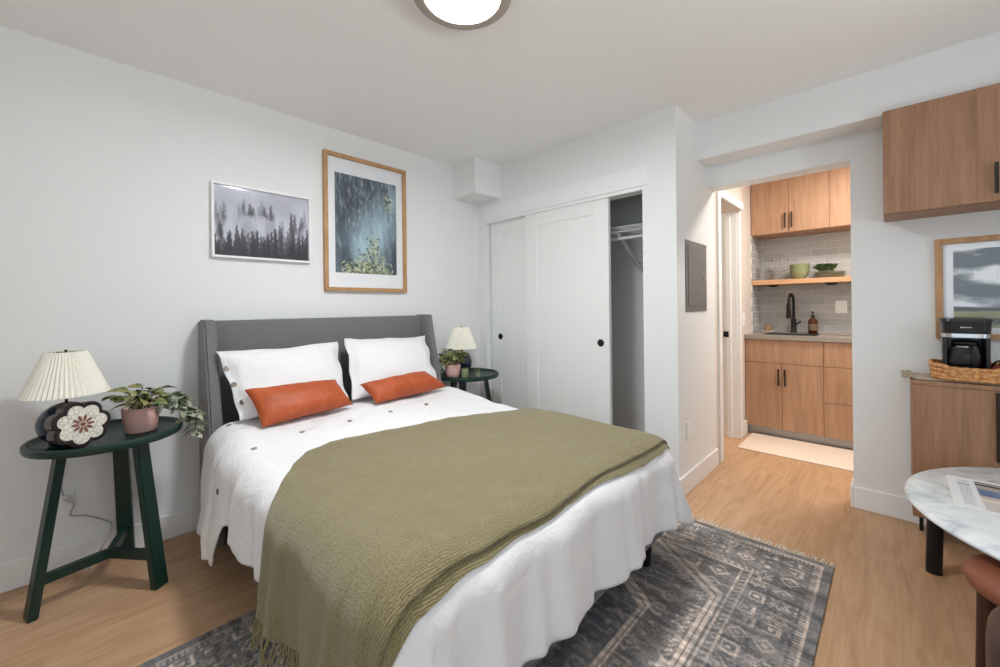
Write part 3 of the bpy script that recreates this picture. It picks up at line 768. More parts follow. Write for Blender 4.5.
# ------------------------------------------------------------------ rug
RX0, RX1, RY0, RY1 = -2.64, -.213, -2.558, -.925
def rug_img(nx, ny):
    X, Y = np.meshgrid(np.linspace(RX0, RX1, nx), np.linspace(RY0, RY1, ny), indexing='ij')
    dxe = np.minimum(X - RX0, RX1 - X); dye = np.minimum(Y - RY0, RY1 - Y); d = np.minimum(dxe, dye)
    cx, cy = (RX0 + RX1) / 2, (RY0 + RY1) / 2
    dark = np.array([.385, .38, .38]); mid = np.array([.48, .465, .45]); beige = np.array([.78, .71, .655]); blue = np.array([.29, .31, .345])
    img = np.ones((nx, ny, 3)) * dark
    def put(mask, c, a=1.0):
        nonlocal img
        k = (np.clip(mask, 0, 1) * a)[..., None]; img = img * (1 - k) + np.array(c) * k
    along = np.where(dxe < dye, Y, X)
    n2 = np_noise(ny, nx, 8, 12, 52, 4)
    put((n2 > .5).astype(float), mid, .5)
    band = lambda a, b: ((d > a) & (d < b)).astype(float)
    # little woven figures on a jittered lattice, several sorts, clipped to where they belong
    r = np.random.default_rng(77)
    def figures(cs, where, c, al, seed, sorts=(0, 1, 2, 3, 4, 5)):
        rr = np.random.default_rng(seed)
        gx = np.floor((X - RX0) / cs).astype(int); gy = np.floor((Y - RY0) / cs).astype(int)
        n = max(gx.max(), gy.max()) + 2
        jx = rr.random((n, n)); jy = rr.random((n, n)); kd = np.array(sorts)[rr.integers(0, len(sorts), (n, n))][gx, gy]
        ux = ((X - RX0) / cs - gx - .5 - (jx[gx, gy] - .5) * .25) * 2; uy = ((Y - RY0) / cs - gy - .5 - (jy[gx, gy] - .5) * .25) * 2
        rad = np.hypot(ux, uy); ang = np.arctan2(uy, ux); l1 = np.abs(ux) + np.abs(uy); mxn = np.maximum(np.abs(ux), np.abs(uy))
        m = (kd == 0) & (np.abs(rad - .52 - .20 * np.cos(ang * 6)) < .14)
        m |= (kd == 1) & (((l1 < .85) & (l1 > .58)) | (l1 < .28))
        m |= (kd == 2) & ((np.abs(np.abs(ux) - np.abs(uy)) < .20) & (mxn < .75))
        m |= (kd == 3) & ((np.abs(rad - .55) < .15) & (uy > -.35) | ((np.abs(ux) < .14) & (uy < .2) & (uy > -.8)))
        m |= (kd == 4) & ((np.abs(uy - .3 * np.sign(np.sin(ux * 5))) < .16) & (np.abs(ux) < .85))
        m |= (kd == 5) & ((mxn < .72) & (mxn > .48) & (uy < .5) | (mxn < .2))
        put(m * where, c, al)
    # border
    put(band(.034, .044), beige, .8)
    put(band(.044, .062) * ((along * 62) % 1 < .45), beige, .7)
    figures(.088, band(.075, .25), beige, .8, 3, (0, 1, 5, 4))
    figures(.044, band(.075, .25), mid * 1.15, .8, 8, (0, 2, 3))
    put(band(.256, .266), beige, .75); put(band(.266, .286) * ((along * 34 + d * 20) % 1 < .4), beige, .6); put(band(.290, .300), beige, .75)
    inn = (d > .305).astype(float)
    figures(.105, inn, beige, .62, 21); figures(.052, inn, (.50, .45, .43), .6, 22)
    # stretched hexagon medallion outlines with hooked corners
    U = np.abs(X - cx); V = np.abs(Y - cy)
    hexd = np.maximum(V / .50, (U + V * .75) / 1.05)
    for sc_, c in ((1.0, beige), (.955, beige), (.62, beige), (.585, beige), (.30, beige)):
        put((np.abs(hexd - sc_) < .013) * inn, c, .85)
    put((np.abs(hexd - .905) < .022) * ((X * 36 + Y * 30) % 1 < .5) * inn, beige, .65)
    put((np.abs(hexd - .978) < .008) * inn, dark, .8)
    put((hexd < .57) * inn, blue, .4); put(((hexd > .64) & (hexd < .88)) * inn, dark, .25)
    # worn pile: weft-wise rubbing and slubs
    wear = sstep(.46, .66, np_noise(ny, nx, 12, 12, 61, 5))[..., None] * .5
    img = img * (1 - wear) + np.array([.40, .395, .39]) * wear
    slub = np_noise(ny, nx, 14, 130, 71, 3)[..., None]
    img = img * (1 + (slub - .5) * .75)
    put(sstep(.60, .72, np_noise(ny, nx, 30, 110, 72, 2)), (.58, .54, .51), .55)
    img += rng.normal(0, .025, (nx, ny, 1))
    return np.clip(img * 1.10, 0, 1)
nx, ny = 490, 325
X, Y = np.meshgrid(np.linspace(RX0, RX1, nx), np.linspace(RY0, RY1, ny), indexing='ij')
P = np.stack([X, Y, np.full_like(X, .0085)], -1)
rug = painted('rug', P, rug_img(nx, ny), 'rug_pile')
tag(rug, 'dark grey patterned wool rug under the bed', 'rug')
obj('rug_backing', box(BM(), (RX0, RY0, .001), (RX1, RY1, .0082)), 'rug_pile', rug)
r = random.Random(3)
for xe, sg in ((RX1, 1), (RX0, -1)):
    bm = BM()
    for k in range(230):
        y = RY0 + (k + .5) / 230 * (RY1 - RY0); L = .028 + r.uniform(0, .03); dy = r.uniform(-.016, .016)
        tube(bm, [(xe - sg * .004, y, .007), (xe + sg * L * .5, y + dy * .4, .006), (xe + sg * L, y + dy, .0035)], .0024, 4)
    obj('fringe', bm, 'rug_fringe_yarn', rug)

# ------------------------------------------------------------------ bedside tables
def nightstand(loc, label, angs):
    t = thing('bedside_table', label, 'table', loc, 'dark green bedside tables')
    x, y, z = loc; Rt, ht = .257, .663
    obj('tray_top', lathe(BM(), [(0, ht - .012), (Rt - .028, ht - .012), (Rt - .020, ht - .006), (Rt - .016, ht + .006), (Rt - .008, ht + .008), (Rt - .001, ht + .002), (Rt, ht - .012), (Rt - .006, ht - .024), (Rt - .03, ht - .030), (0, ht - .030)], loc, 72), 'green_lacquer', t, True, 40)
    for a in angs:
        ca, sa = math.cos(a), math.sin(a); bm = BM()
        w, d = .026, .015; top = Vector((x + ca * .150, y + sa * .150, ht - .031)); bot = Vector((x + ca * .238, y + sa * .238, 0))
        tn = Vector((-sa, ca, 0)); rd = Vector((ca, sa, 0)); V = []
        for p, ww in ((bot, .030), (top, .027)):
            V.append([bm.verts.new(p + tn * sx * ww + rd * sy * d) for sx, sy in ((-1, -1), (1, -1), (1, 1), (-1, 1))])
        bm.faces.new(V[0][::-1]); bm.faces.new(V[1])
        for k in range(4): bm.faces.new([V[0][k], V[0][(k + 1) % 4], V[1][(k + 1) % 4], V[1][k]])
        bmesh.ops.bevel(bm, geom=bm.edges[:], offset=.003, segments=2, affect='EDGES')
        obj('leg', bm, 'green_lacquer', t)
    bm = BM()
    for a in angs:
        M = rotM((x, y, .135), a); box(bm, (0, -.013, -.020), (.215, .013, .020), .003, 2, M)
    obj('stretcher', bm, 'green_lacquer', t)
    return t
NA = [math.radians(q) for q in (195, 308, 74)]
NT1 = (-2.487, -.264, 0); NT2 = (-.385, -.264, 0)
ns1 = nightstand(NT1, 'dark green three-legged bedside table left of the bed, below the forest print', NA)
ns2 = dup(ns1, NT2, math.radians(20), 'dark green three-legged bedside table between the bed and the closet')
ZN = .652   # tray surface

# lamps
def table_lamp(loc, label):
    t = thing('table_lamp', label, 'lamp', loc, 'pleated bedside lamps')
    x, y, z = loc
    bm = BM(); prof = []
    for k in range(25):
        a = -PI / 2 + PI * k / 24; prof.append((max(.088 * math.cos(a), 0 if k in (0, 24) else .002), .086 + .086 * math.sin(a)))
    lathe(bm, [(0, 0), (.045, 0), (.05, .004)] + [p for p in prof if p[1] > .012 and p[1] < .168] + [(.02, .170), (.012, .172), (0, .172)], loc, 48)
    obj('lamp_base', bm, 'navy_ceramic', t, True, 50)
    obj('stem', tube(BM(), [(x, y, z + .170), (x, y, z + .385)], .005, 10), 'bronze_metal', t, True)
    # pleated cone
    bm = BM(); n = 96; n = 50; P = np.zeros((n * 2 + 1, 9, 3))
    for i in range(n * 2 + 1):
        a = PI * i / n
        for j in range(9):
            h = j / 8; rr = .130 + (.062 - .130) * h; amp = .0046 * (1 - .45 * h)
            rr += amp * (1 if i % 2 else -1)
            P[i, j] = (x + rr * math.cos(a), y + rr * math.sin(a), z + .205 + .178 * h)
    grid(bm, P); bmesh.ops.remove_doubles(bm, verts=bm.verts, dist=1e-5)
    sh = obj('lamp_shade', bm, 'shade_pleat', t)
    so = sh.modifiers.new('thickness', 'SOLIDIFY'); so.thickness = .0015
    bm = BM()
    for k in range(3):
        a = 2 * PI * k / 3; tube(bm, [(x, y, z + .378), (x + .058 * math.cos(a), y + .058 * math.sin(a), z + .378)], .0018, 6)
    lathe(bm, [(0, .392), (.004, .390), (.005, .386), (.004, .38), (0, .378)], loc, 14)
    obj('finial', bm, 'bronze_metal', t, True)
    return t
lp1 = table_lamp((-2.615, -.275, ZN), 'navy lamp with cream pleated shade on the left bedside table, behind the flower ornament')
lp2 = dup(lp1, (-.345, -.148, ZN), .3, 'navy lamp with cream shade beside the closet doors')

# flower ornament
def flower_outline(R, depth, n=8, k=96, ph=0):
    pts = []
    for i in range(k):
        a = 2 * PI * i / k; c = abs(math.cos(n * (a - ph) / 2)) ** .7
        r = R * (1 - depth + depth * c); pts.append((r * math.cos(a), r * math.sin(a)))
    return pts
fo = thing('flower_ornament', 'flower-shaped black and ivory ornament with brown star, before the lamp', 'ornament', (-2.575, -.42, ZN))
Mf = Matrix.Translation(Vector((-2.570, -.425, ZN + .099))) @ Matrix.Rotation(math.radians(24), 4, 'Z') @ Matrix.Rotation(math.radians(90 - 6), 4, 'X')
obj('body', prism(BM(), flower_outline(.0930, .18, 7, ph=.1), .058, Mf @ Matrix.Translation(Vector((0, 0, -.055))), .004), 'dark_horn', fo, True, 40)
obj('ivory_face', prism(BM(), flower_outline(.0775, .25, 7, ph=.1), .0025, Mf @ Matrix.Translation(Vector((0, 0, .0032)))), 'ivory_inlay', fo)
bm = BM()
for k in range(10):
    a = 2 * PI * k / 10; pts = [(math.cos(q) * .0125 + .0235, math.sin(q) * .0048) for q in np.linspace(0, 2 * PI, 14)[:-1]]
    prism(bm, pts, .002, Mf @ Matrix.Translation(Vector((0, 0, .006))) @ Matrix.Rotation(a, 4, 'Z'))
lathe(bm, [(.008, 0), (.008, .002), (0, .0025)], (0, 0, 0), 16, Mf @ Matrix.Translation(Vector((0, 0, .006))))
obj('star_inlay', bm, 'brown_inlay', fo)

# plants
def leaf(bm, base, direction, L, W, droop, rnd, roll=0.0):
    d = Vector(direction).normalized(); up = Vector((0, 0, 1)); s = d.cross(up)
    s = s.normalized() if s.length > 1e-3 else Vector((1, 0, 0)); nn = s.cross(d)
    s = (s * math.cos(roll) + nn * math.sin(roll)); nn = s.cross(d)
    n = 7; rows = []
    for i in range(n):
        u = i / (n - 1); w = W * math.sin(PI * min(u * .93 + .04, 1)) ** .8 * (1 - .25 * u)
        c = Vector(base) + d * L * u - Vector((0, 0, 1)) * droop * L * u * u
        rows.append([bm.verts.new(c - s * w + nn * .25 * w), bm.verts.new(c), bm.verts.new(c + s * w + nn * .25 * w)])
    for A, B in zip(rows, rows[1:]):
        bm.faces.new([A[0], A[1], B[1], B[0]]); bm.faces.new([A[1], A[2], B[2], B[1]])
def potted(name, label, loc, n, R, trail, seed, sc=1.0, mleaf='leaf_variegated', upb=.5):
    t = thing(name, label, 'plant', loc)
    x, y, z = loc; S = sc
    obj('pot', lathe(BM(), [(0, .002), (.050 * S, 0), (.056 * S, .006), (.064 * S, .06 * S), (.067 * S, .108 * S), (.065 * S, .112 * S), (.061 * S, .108 * S), (.058 * S, .09 * S), (0, .09 * S)], loc, 44), 'pot_pink', t, True, 50)
    obj('soil', lathe(BM(), [(.0575 * S, .0905 * S), (.03, .094 * S), (0, .095 * S)], loc, 24), 'soil', t)
    r = random.Random(seed); bl = BM(); bs = BM()
    for k in range(n):
        a = r.uniform(0, 2 * PI); el = r.uniform(.05, upb); rr = R * r.uniform(.45, 1)
        b0 = Vector((x + .02 * math.cos(a), y + .02 * math.sin(a), z + .09 * S)); tip = b0 + Vector((math.cos(a) * rr, math.sin(a) * rr, el * R * 1.5 + .02))
        mid = (b0 + tip) / 2 + Vector((0, 0, .035))
        pts = spline([b0, mid, tip], 4); tube(bs, pts, .0016, 5)
        for q in range(r.choice((2, 3, 3))):
            p = pts[min(len(pts) - 1, 3 + q * 2)]; aa = a + r.uniform(-1.1, 1.1)
            leaf(bl, p, (math.cos(aa), math.sin(aa), r.uniform(-.1, .5)), .062 * r.uniform(.75, 1.2), .0205 * r.uniform(.8, 1.15), r.uniform(.1, .5), r, r.uniform(-.7, .7))
    fo_ = obj('foliage', bl, mleaf, t, True); obj('stems', bs, 'leaf_dark', t, True)
    for path in trail:
        bl = BM(); pts = spline(path, 8); bs2 = BM(); tube(bs2, pts, .0018, 5)
        for i, p in enumerate(pts[3:]):
            for q in range(2):
                aa = r.uniform(0, 2 * PI); leaf(bl, p, (math.cos(aa), math.sin(aa) * .7, r.uniform(-.5, .4)), .044 * r.uniform(.7, 1.2), .016 * r.uniform(.8, 1.2), .4, r, r.uniform(-.8, .8))
        tr = obj('trailing_vine', bl, 'leaf_blue', t, True); obj('vine_stem', bs2, 'leaf_dark', tr, True)
    return t
p1 = (-2.383, -.285, ZN)
potted('potted_plant', 'variegated trailing plant in a pink textured pot on the left bedside table', p1, 26, .115, [
    [(p1[0] + .03, p1[1], .74), (-2.29, -.30, .805), (-2.235, -.30, .79), (-2.195, -.31, .72), (-2.185, -.315, .66), (-2.19, -.31, .60)],
    [(p1[0] + .03, p1[1] - .01, .74), (-2.30, -.33, .79), (-2.25, -.335, .765), (-2.215, -.335, .68)]], 12)
p2 = (-.545, -.275, ZN)
potted('potted_plant', 'leafy plant in a plain pink pot on the bedside table by the closet', p2, 30, .078, [
    [(p2[0] - .03, p2[1] + .01, .75), (-.60, -.235, .80), (-.622, -.215, .75), (-.625, -.21, .70)]], 19, .95, 'leaf_variegated', 1.0)
# small things on the far bedside table
ca = thing('glass_candle', 'small olive glass candle jar beside the pink pot', 'candle', (-.482, -.345, ZN))
obj('jar', lathe(BM(), [(0, 0), (.026, 0), (.028, .004), (.028, .07), (.026, .071), (.025, .06), (.025, .008), (0, .008)], (-.482, -.345, ZN), 28), 'bowl_green', ca, True, 40)
obj('lid', lathe(BM(), [(0, .0735), (.0285, .0735), (.0285, .082), (0, .084)], (-.482, -.345, ZN), 28), 'bronze_metal', ca, True, 40)
bm = BM(); r = random.Random(31)
for k in range(16):
    a = r.uniform(0, 2 * PI); leaf(bm, (-.392, -.395, ZN + .036), (math.cos(a), math.sin(a), r.uniform(.3, 1.4)), .04, .010, .3, r)
su = thing('small_succulent', 'tiny leafy sprig in a small pot on the bedside table by the closet', 'plant', (-.392, -.395, ZN))
obj('pot', lathe(BM(), [(0, 0), (.018, 0), (.022, .03), (.022, .034), (0, .032)], (-.392, -.395, ZN), 24), 'plate_green', su, True, 40)
obj('foliage', bm, 'leaf_variegated', su, True)

# lamp cord
bm = BM()
tube(bm, spline([(-2.632, -.035, .345), (-2.60, -.05, .32), (-2.61, -.045, .27), (-2.56, -.035, .245), (-2.50, -.03, .20), (-2.475, -.035, .165), (-2.50, -.05, .10), (-2.545, -.06, .02), (-2.56, -.08, .006)], 8), .0038, 8)
tube(bm, spline([(-2.632, -.012, .345), (-2.64, -.02, .42), (-2.63, -.025, .50), (-2.625, -.03, .56), (-2.62, -.02, .60), (-2.622, -.012, .63)], 6), .003, 8)
cd = tag(obj('lamp_cord', bm, 'cord_clear', None, True), 'clear lamp cord hanging down the wall under the left bedside table', 'cord')
bm = BM(); box(bm, (-2.648, -.035, .326), (-2.616, -.0085, .355), .004)
obj('plug', bm, 'white_plastic', cd)

# ------------------------------------------------------------------ wall cabinet + sideboard on the right
FX = .315
wc = thing('wall_cabinet', 'light oak wall cabinet above the coffee corner', 'cabinet', (.45, -3.1, 1.65))
YC0, YC1 = -2.727, -3.60
obj('body', box(BM(), (FX + .02, YC0, 1.652), (DX - .001, YC1, 2.186), .001, 1), 'oak_laminate', wc)
for a, b, hy in ((YC0 - .001, -3.145, -3.098), (-3.149, YC1 + .001, -3.195)):
    d = obj('door', box(BM(), (FX, a, 1.655), (FX + .0185, b, 2.184), .0012, 1), 'oak_laminate', wc)
    bm = BM(); box(bm, (FX - .030, hy - .006, 1.685), (FX - .020, hy + .006, 1.825), .002)
    for z in (1.70, 1.81): box(bm, (FX - .022, hy - .004, z - .004), (FX - .0003, hy + .004, z + .004))
    obj('handle', bm, 'black_metal', d)
sb = thing('sideboard', 'light oak sideboard cabinet under the coffee maker, on thin black legs', 'cabinet', (.38, -3.2, 0))
SX = .325; SY0, SY1 = -2.822, -3.118; SZ0, SZ1 = .13, .812
obj('body', box(BM(), (SX + .02, SY0, SZ0), (DX - .016, SY1, SZ1 - .022), .001, 1), 'oak_laminate', sb)
obj('top', box(BM(), (SX, SY0 + .002, SZ1 - .0215), (DX - .016, SY1 - .002, SZ1), .0015, 1), 'oak_laminate', sb)
for a, b, hy in ((SY0, SY1, -3.100),):
    d = obj('door', box(BM(), (SX, a, SZ0), (SX + .0185, b, SZ1 - .023), .0012, 1), 'oak_laminate', sb)
    bm = BM(); box(bm, (SX - .018, hy - .009, .47), (SX - .010, hy + .009, .785), .002)
    for z in (.50, .76): box(bm, (SX - .012, hy - .005, z - .005), (SX - .0003, hy + .005, z + .005))
    obj('handle', bm, 'bronze_metal', d)
for x, y in ((SX + .05, SY0 - .075), (DX - .09, SY0 - .035), (SX + .05, SY1 + .035), (DX - .09, SY1 + .035)):
    obj('leg', box(BM(), (x - .008, y - .008, 0), (x + .008, y + .008, SZ0), .002), 'black_metal', sb)

# runner on the sideboard
bm = BM(); P = np.zeros((30, 20, 3))
for i in range(30):
    for j in range(20):
        y = -2.835 - .28 * i / 29; x = .335 + .225 * j / 19
        P[i, j] = (x, y, SZ1 + .002 + .002 * fbm(x, y, 18, 2, 1) + .0015)
grid(bm, P)
rn = tag(obj('table_runner', bm, 'runner_cloth', None, True), 'beige woven runner under the basket on the oak sideboard', 'runner')
so = rn.modifiers.new('thickness', 'SOLIDIFY'); so.thickness = .003; so.offset = 1
bm = BM(); r = random.Random(9)
for k in range(60):
    x = .335 + .225 * (k + .5) / 60
    tube(bm, [(x, -2.836, SZ1 + .004), (x + r.uniform(-.006, .006), -2.82 + r.uniform(-.004, .004), SZ1 + .012 + r.uniform(0, .008)), (x + r.uniform(-.012, .012), -2.802 + r.uniform(0, .016), SZ1 + .006 + r.uniform(-.004, .012))], .0022, 5)
obj('fringe', bm, 'runner_cloth', rn)
# woven basket tray
bx0, bx1, by0, by1 = .329, .566, -2.902, -3.15
bk_ = thing('woven_basket', 'low woven wicker basket tray holding the coffee maker', 'basket', (.35, -3.03, SZ1 + .005))
zb0 = SZ1 + .0105
def rrect(x0, x1, y0, y1, r, n=10):
    pts = []
    for cx, cy, a0 in ((x1 - r, y1 - r, 0), (x0 + r, y1 - r, PI / 2), (x0 + r, y0 + r, PI), (x1 - r, y0 + r, 1.5 * PI)):
        for k in range(n): a = a0 + PI / 2 * k / (n - 1); pts.append((cx + r * math.cos(a), cy + r * math.sin(a)))
    return pts
ym, yM = by1, by0
bm = BM(); ring = rrect(bx0, bx1, ym, yM, .07, 14)
L_ = [0]
for k in range(1, len(ring) + 1):
    a, b = ring[k - 1], ring[k % len(ring)]; L_.append(L_[-1] + math.hypot(a[0] - b[0], a[1] - b[1]))
def on_ring(q):
    q = q % L_[-1]; i = int(np.searchsorted(L_, q, side='right')) - 1; i = min(i, len(ring) - 1); f_ = (q - L_[i]) / max(L_[i + 1] - L_[i], 1e-9)
    a, b = ring[i], ring[(i + 1) % len(ring)]; return a[0] + (b[0] - a[0]) * f_, a[1] + (b[1] - a[1]) * f_
cxm, cym = (bx0 + bx1) / 2, (ym + yM) / 2
for row in range(4):   # plaited rows
    for strand in range(2):
        pts = []
        n = 260
        for k in range(n + 1):
            q = L_[-1] * k / n; x, y = on_ring(q); a = math.sin(q * 95 + strand * PI + row * 1.5)
            s = 1 + .014 * row + .013 * a; h = zb0 + .010 + row * .0155 + .004 * math.cos(q * 95 + strand * PI + row * 1.5)
            h += .014 * (row / 3) ** 2 * max(0, math.cos((y - cym) / (yM - ym) * 2 * PI + PI)) 
            pts.append((cxm + (x - cxm) * s, cym + (y - cym) * s, h))
        tube(bm, pts, .0078, 6, None, None, False)
obj('woven_wall', bm, 'wicker', bk_, True)
bm = BM(); prism(bm, ring, .006, Matrix.Translation(Vector((0, 0, zb0)))); obj('bottom', bm, 'wicker', bk_)
# coffee maker
cm = thing('coffee_maker', 'black drip coffee maker with glass carafe in the basket', 'coffee maker', (.35, -3.0, zb0 + .007))
z0 = zb0 + .0075; yc = -3.010; xc = .436
def rr_solid(bm, x0, x1, y0, y1, r, za, zb_, flare=0.0):
    pts = rrect(x0, x1, y0, y1, r); t = bmesh.new()
    cx, cy = (x0 + x1) / 2, (y0 + y1) / 2; f = 1 + flare
    A = [t.verts.new((x, y, za)) for x, y in pts]; B = [t.verts.new((cx + (x - cx) * f, cy + (y - cy) * f, zb_)) for x, y in pts]
    n = len(pts)
    for k in range(n):
        if (A[k].co - A[(k + 1) % n].co).length > 1e-7: t.faces.new([A[k], A[(k + 1) % n], B[(k + 1) % n], B[k]])
    bmesh.ops.remove_doubles(t, verts=t.verts, dist=1e-6)
    t.faces.new([v for v in t.verts if abs(v.co.z - za) < 1e-7][::-1]) if False else None
    lo = [v for v in A if v.is_valid]; hi = [v for v in B if v.is_valid]
    t.faces.new(lo[::-1]); t.faces.new(hi); bmesh.ops.recalc_face_normals(t, faces=t.faces)
    merge(bm, t)
bm = BM(); rr_solid(bm, xc - .075, xc + .085, yc - .078, yc + .078, .03, z0, z0 + .045); rr_solid(bm, xc + .035, xc + .095, yc - .074, yc + .074, .02, z0 + .04, z0 + .20)
for s in (-1, 1): rr_solid(bm, xc - .05, xc + .05, yc + s * .068 - .008, yc + s * .068 + .008, .006, z0 + .04, z0 + .205)
obj('body', bm, 'black_plastic', cm, True, 40)
bm = BM(); rr_solid(bm, xc - .076, xc + .096, yc - .078, yc + .078, .035, z0 + .217, z0 + .275, .05); rr_solid(bm, xc - .080, xc + .100, yc - .086, yc + .086, .036, z0 + .2755, z0 + .288, -.03)
hd = obj('brew_head', bm, 'black_plastic', cm, True, 40)
bm = BM(); rr_solid(bm, xc - .078, xc + .094, yc - .0795, yc + .0795, .035, z0 + .198, z0 + .2165); obj('chrome_band', bm, 'chrome', cm, True, 40)
bm = BM()   # small pale maker's mark: a row of tiny strokes
for k, (w, h) in enumerate(((.006, .006), (.003, .0035), (.005, .005), (.0035, .0045), (.004, .004), (.0035, .0045), (.003, .004))):
    y = yc - .001 - k * .0052 + .018; box(bm, (xc - .0806, y - w / 2, z0 + .247 - h / 2), (xc - .0790, y + w / 2, z0 + .247 + h / 2), .0005, 1)
obj('maker_mark', bm, 'white_plastic', hd)
cf = obj('carafe', lathe(BM(), [(0, .0475), (.045, .0475), (.056, .06), (.060, .095), (.056, .13), (.045, .155), (.043, .165), (.041, .165), (.043, .155), (.054, .128), (.058, .095), (.054, .062), (.044, .050), (0, .050)], (xc - .018, yc, z0), 40), 'clear_glass', cm, True)
obj('carafe_lid', lathe(BM(), [(0, .1655), (.045, .1655), (.046, .175), (.03, .183), (0, .184)], (xc - .018, yc, z0), 32), 'black_plastic', cf, True, 40)
obj('carafe_handle', tube(BM(), spline([(xc - .06, yc - .012, z0 + .158), (xc - .095, yc - .025, z0 + .155), (xc - .105, yc - .028, z0 + .11), (xc - .088, yc - .022, z0 + .068)], 6), .008, 8), 'black_plastic', cf, True)
obj('collar', lathe(BM(), [(.0462, .148), (.0472, .148), (.0472, .156), (.0462, .156)], (xc - .018, yc, z0), 32), 'chrome', cf, True)
obj('power_cord', tube(BM(), spline([(xc + .06, yc - .08, z0 + .03), (xc + .05, yc - .10, z0 + .075), (xc + .03, yc - .112, z0 + .085), (xc + .035, yc - .116, z0 + .06), (xc + .06, yc - .11, z0 + .03)], 6), .004, 8), 'black_plastic', cm, True)
# red packet beside the basket
sn = thing('snack_packet', 'small dark red and white packet leaning in the basket, cut by the frame', 'packet', (.372, -3.118, z0))
Mp = rotM((.405, -3.112, z0 + .001), .15, -.1)
obj('wrapper', box(BM(), (-.012, -.03, 0), (.012, .02, .062), .006, 3, Mp), 'red_foil', sn, True, 50)
obj('paper_band', box(BM(), (-.0128, -.0305, .002), (.0128, .0205, .020), .006, 3, Mp), 'white_plastic', sn, True, 50)

# ------------------------------------------------------------------ round marble table
TC = (-.240, -3.415); TR = .630; TZ = .452
tb = thing('coffee_table', 'low round marble-topped table with black legs', 'table', (TC[0], TC[1], 0))
obj('table_top', lathe(BM(), [(0, TZ - .022), (TR - .012, TZ - .022), (TR - .003, TZ - .018), (TR, TZ - .011), (TR - .003, TZ - .004), (TR - .010, TZ), (0, TZ)], (TC[0], TC[1], 0), 120), 'marble', tb, True, 40)
for k in range(3):
    a = math.radians(61) + k * 2 * PI / 3; x, y = TC[0] + .600 * math.cos(a), TC[1] + .600 * math.sin(a)
    bx_, by_ = x + .012 * math.cos(a), y + .012 * math.sin(a)
    obj('leg', tube(BM(), [(bx_, by_, 0), (x, y, TZ - .023)], .027, 32), 'black_metal', tb, True, 40)
# newspaper
def art_news(nx=150, ny=130):
    img = np.ones((ny, nx, 3)) * np.array([.90, .90, .90]); r = np.random.default_rng(3)
    def lines(x0, x1, y0, y1, v):
        for y in range(y0, y1, 3):
            x = x0
            while x < x1:
                w = int(r.integers(2, 6)); img[y:y + 1, x:min(x + w, x1)] = v; x += w + 1
    lines(10, 22, 12, 120, .55); img[30:33, 10:22] = .45; img[62:66, 10:20] = .80
    img[8:14, 28:144] = np.array([.42, .42, .43])
    img[16:42, 28:144] = np.array([.66, .62, .58]); img[16:26, 28:60] = np.array([.30, .30, .31])
    sky = np_noise(116, 50, 9, 3, 4)[..., None]
    img[42:92, 28:144] = np.array([.25, .32, .48]) * (1 - sky) + np.array([.55, .62, .72]) * sky
    img[70:92, 28:144] = np.array([.74, .69, .65]); img[80:, 28:144] = np.array([.84, .80, .77])
    lines(30, 142, 96, 124, .62)
    return img
nw = thing('newspaper', 'folded newspaper with a photo lying on the marble table', 'newspaper', (-.166, -3.116, TZ))
Mn = rotM((-.166, -3.116, TZ + .0005), math.radians(-90))
obj('pages', box(BM(), (-.20, -.178, 0), (.20, .178, .005), .002, 1, Mn), 'white_plastic', nw)
img = art_news(); ny_, nx_ = img.shape[:2]
X, Y = np.meshgrid(np.linspace(-.198, .198, nx_), np.linspace(.176, -.176, ny_)); P = np.stack([X, Y, np.full_like(X, .0055)], -1) @ np.array(Mn.to_3x3()).T + np.array(Mn.translation)
painted('front_page', P, img, 'printed', nw)

# leather stool and leather chair at the table
st = thing('leather_stool', 'round brown leather stool with dark wooden legs tucked at the marble table', 'stool', (-.642, -3.097, 0))
sc_ = (-.642, -3.097); SR = .188
obj('seat', lathe(BM(), [(0, .325), (SR - .03, .325), (SR - .008, .334), (SR, .352), (SR - .006, .372), (SR - .03, .388), (SR - .08, .394), (0, .396)], (*sc_, 0), 64), 'brown_leather', st, True, 60)
for k in range(4):
    a = math.radians(148 + 90 * k); x, y = sc_[0] + .165 * math.cos(a), sc_[1] + .165 * math.sin(a)
    obj('leg', tube(BM(), [(x - .015 * math.cos(a), y - .015 * math.sin(a), .324), (x, y, 0)], .024, 16, None, .016), 'dark_wood', st, True, 40)
ch = thing('leather_chair', 'dark brown leather tub chair at the frame corner, nearest the camera', 'chair', (-1.09, -3.26, 0))
cx, cy = -1.125, -3.207; Ro, Ri = .300, .235
bm = BM(); prof = [(Ri, .10), (Ri, .44), (Ri + .008, .457), (Ri + .03, .467), (Ro - .02, .463), (Ro - .003, .445), (Ro, .415), (Ro, .12), (Ro - .01, .10)]
t = bmesh.new(); rings = []; n = 60
for i in range(n + 1):
    a = math.radians(30) + math.radians(300) * i / n
    rings.append([t.verts.new((cx + r_ * math.cos(a), cy + r_ * math.sin(a), z)) for r_, z in prof])
for A, B in zip(rings, rings[1:]):
    for k in range(len(prof)): t.faces.new([A[k], A[(k + 1) % len(prof)], B[(k + 1) % len(prof)], B[k]])
t.faces.new(rings[0]); t.faces.new(rings[-1][::-1]); bmesh.ops.recalc_face_normals(t, faces=t.faces); merge(bm, t)
obj('backrest', bm, 'dark_leather', ch, True, 60)
obj('seat', lathe(BM(), [(0, .24), (.225, .24), (.2325, .26), (.2325, .33), (.22, .35), (.18, .36), (0, .365)], (cx, cy, 0), 48), 'dark_leather', ch, True, 60)
for k in range(4):
    a = PI / 4 + k * PI / 2; obj('leg', tube(BM(), [(cx + .2 * math.cos(a), cy + .2 * math.sin(a), .239), (cx + .22 * math.cos(a), cy + .22 * math.sin(a), .0)], .02, 14, None, .013), 'dark_wood', ch, True, 40)

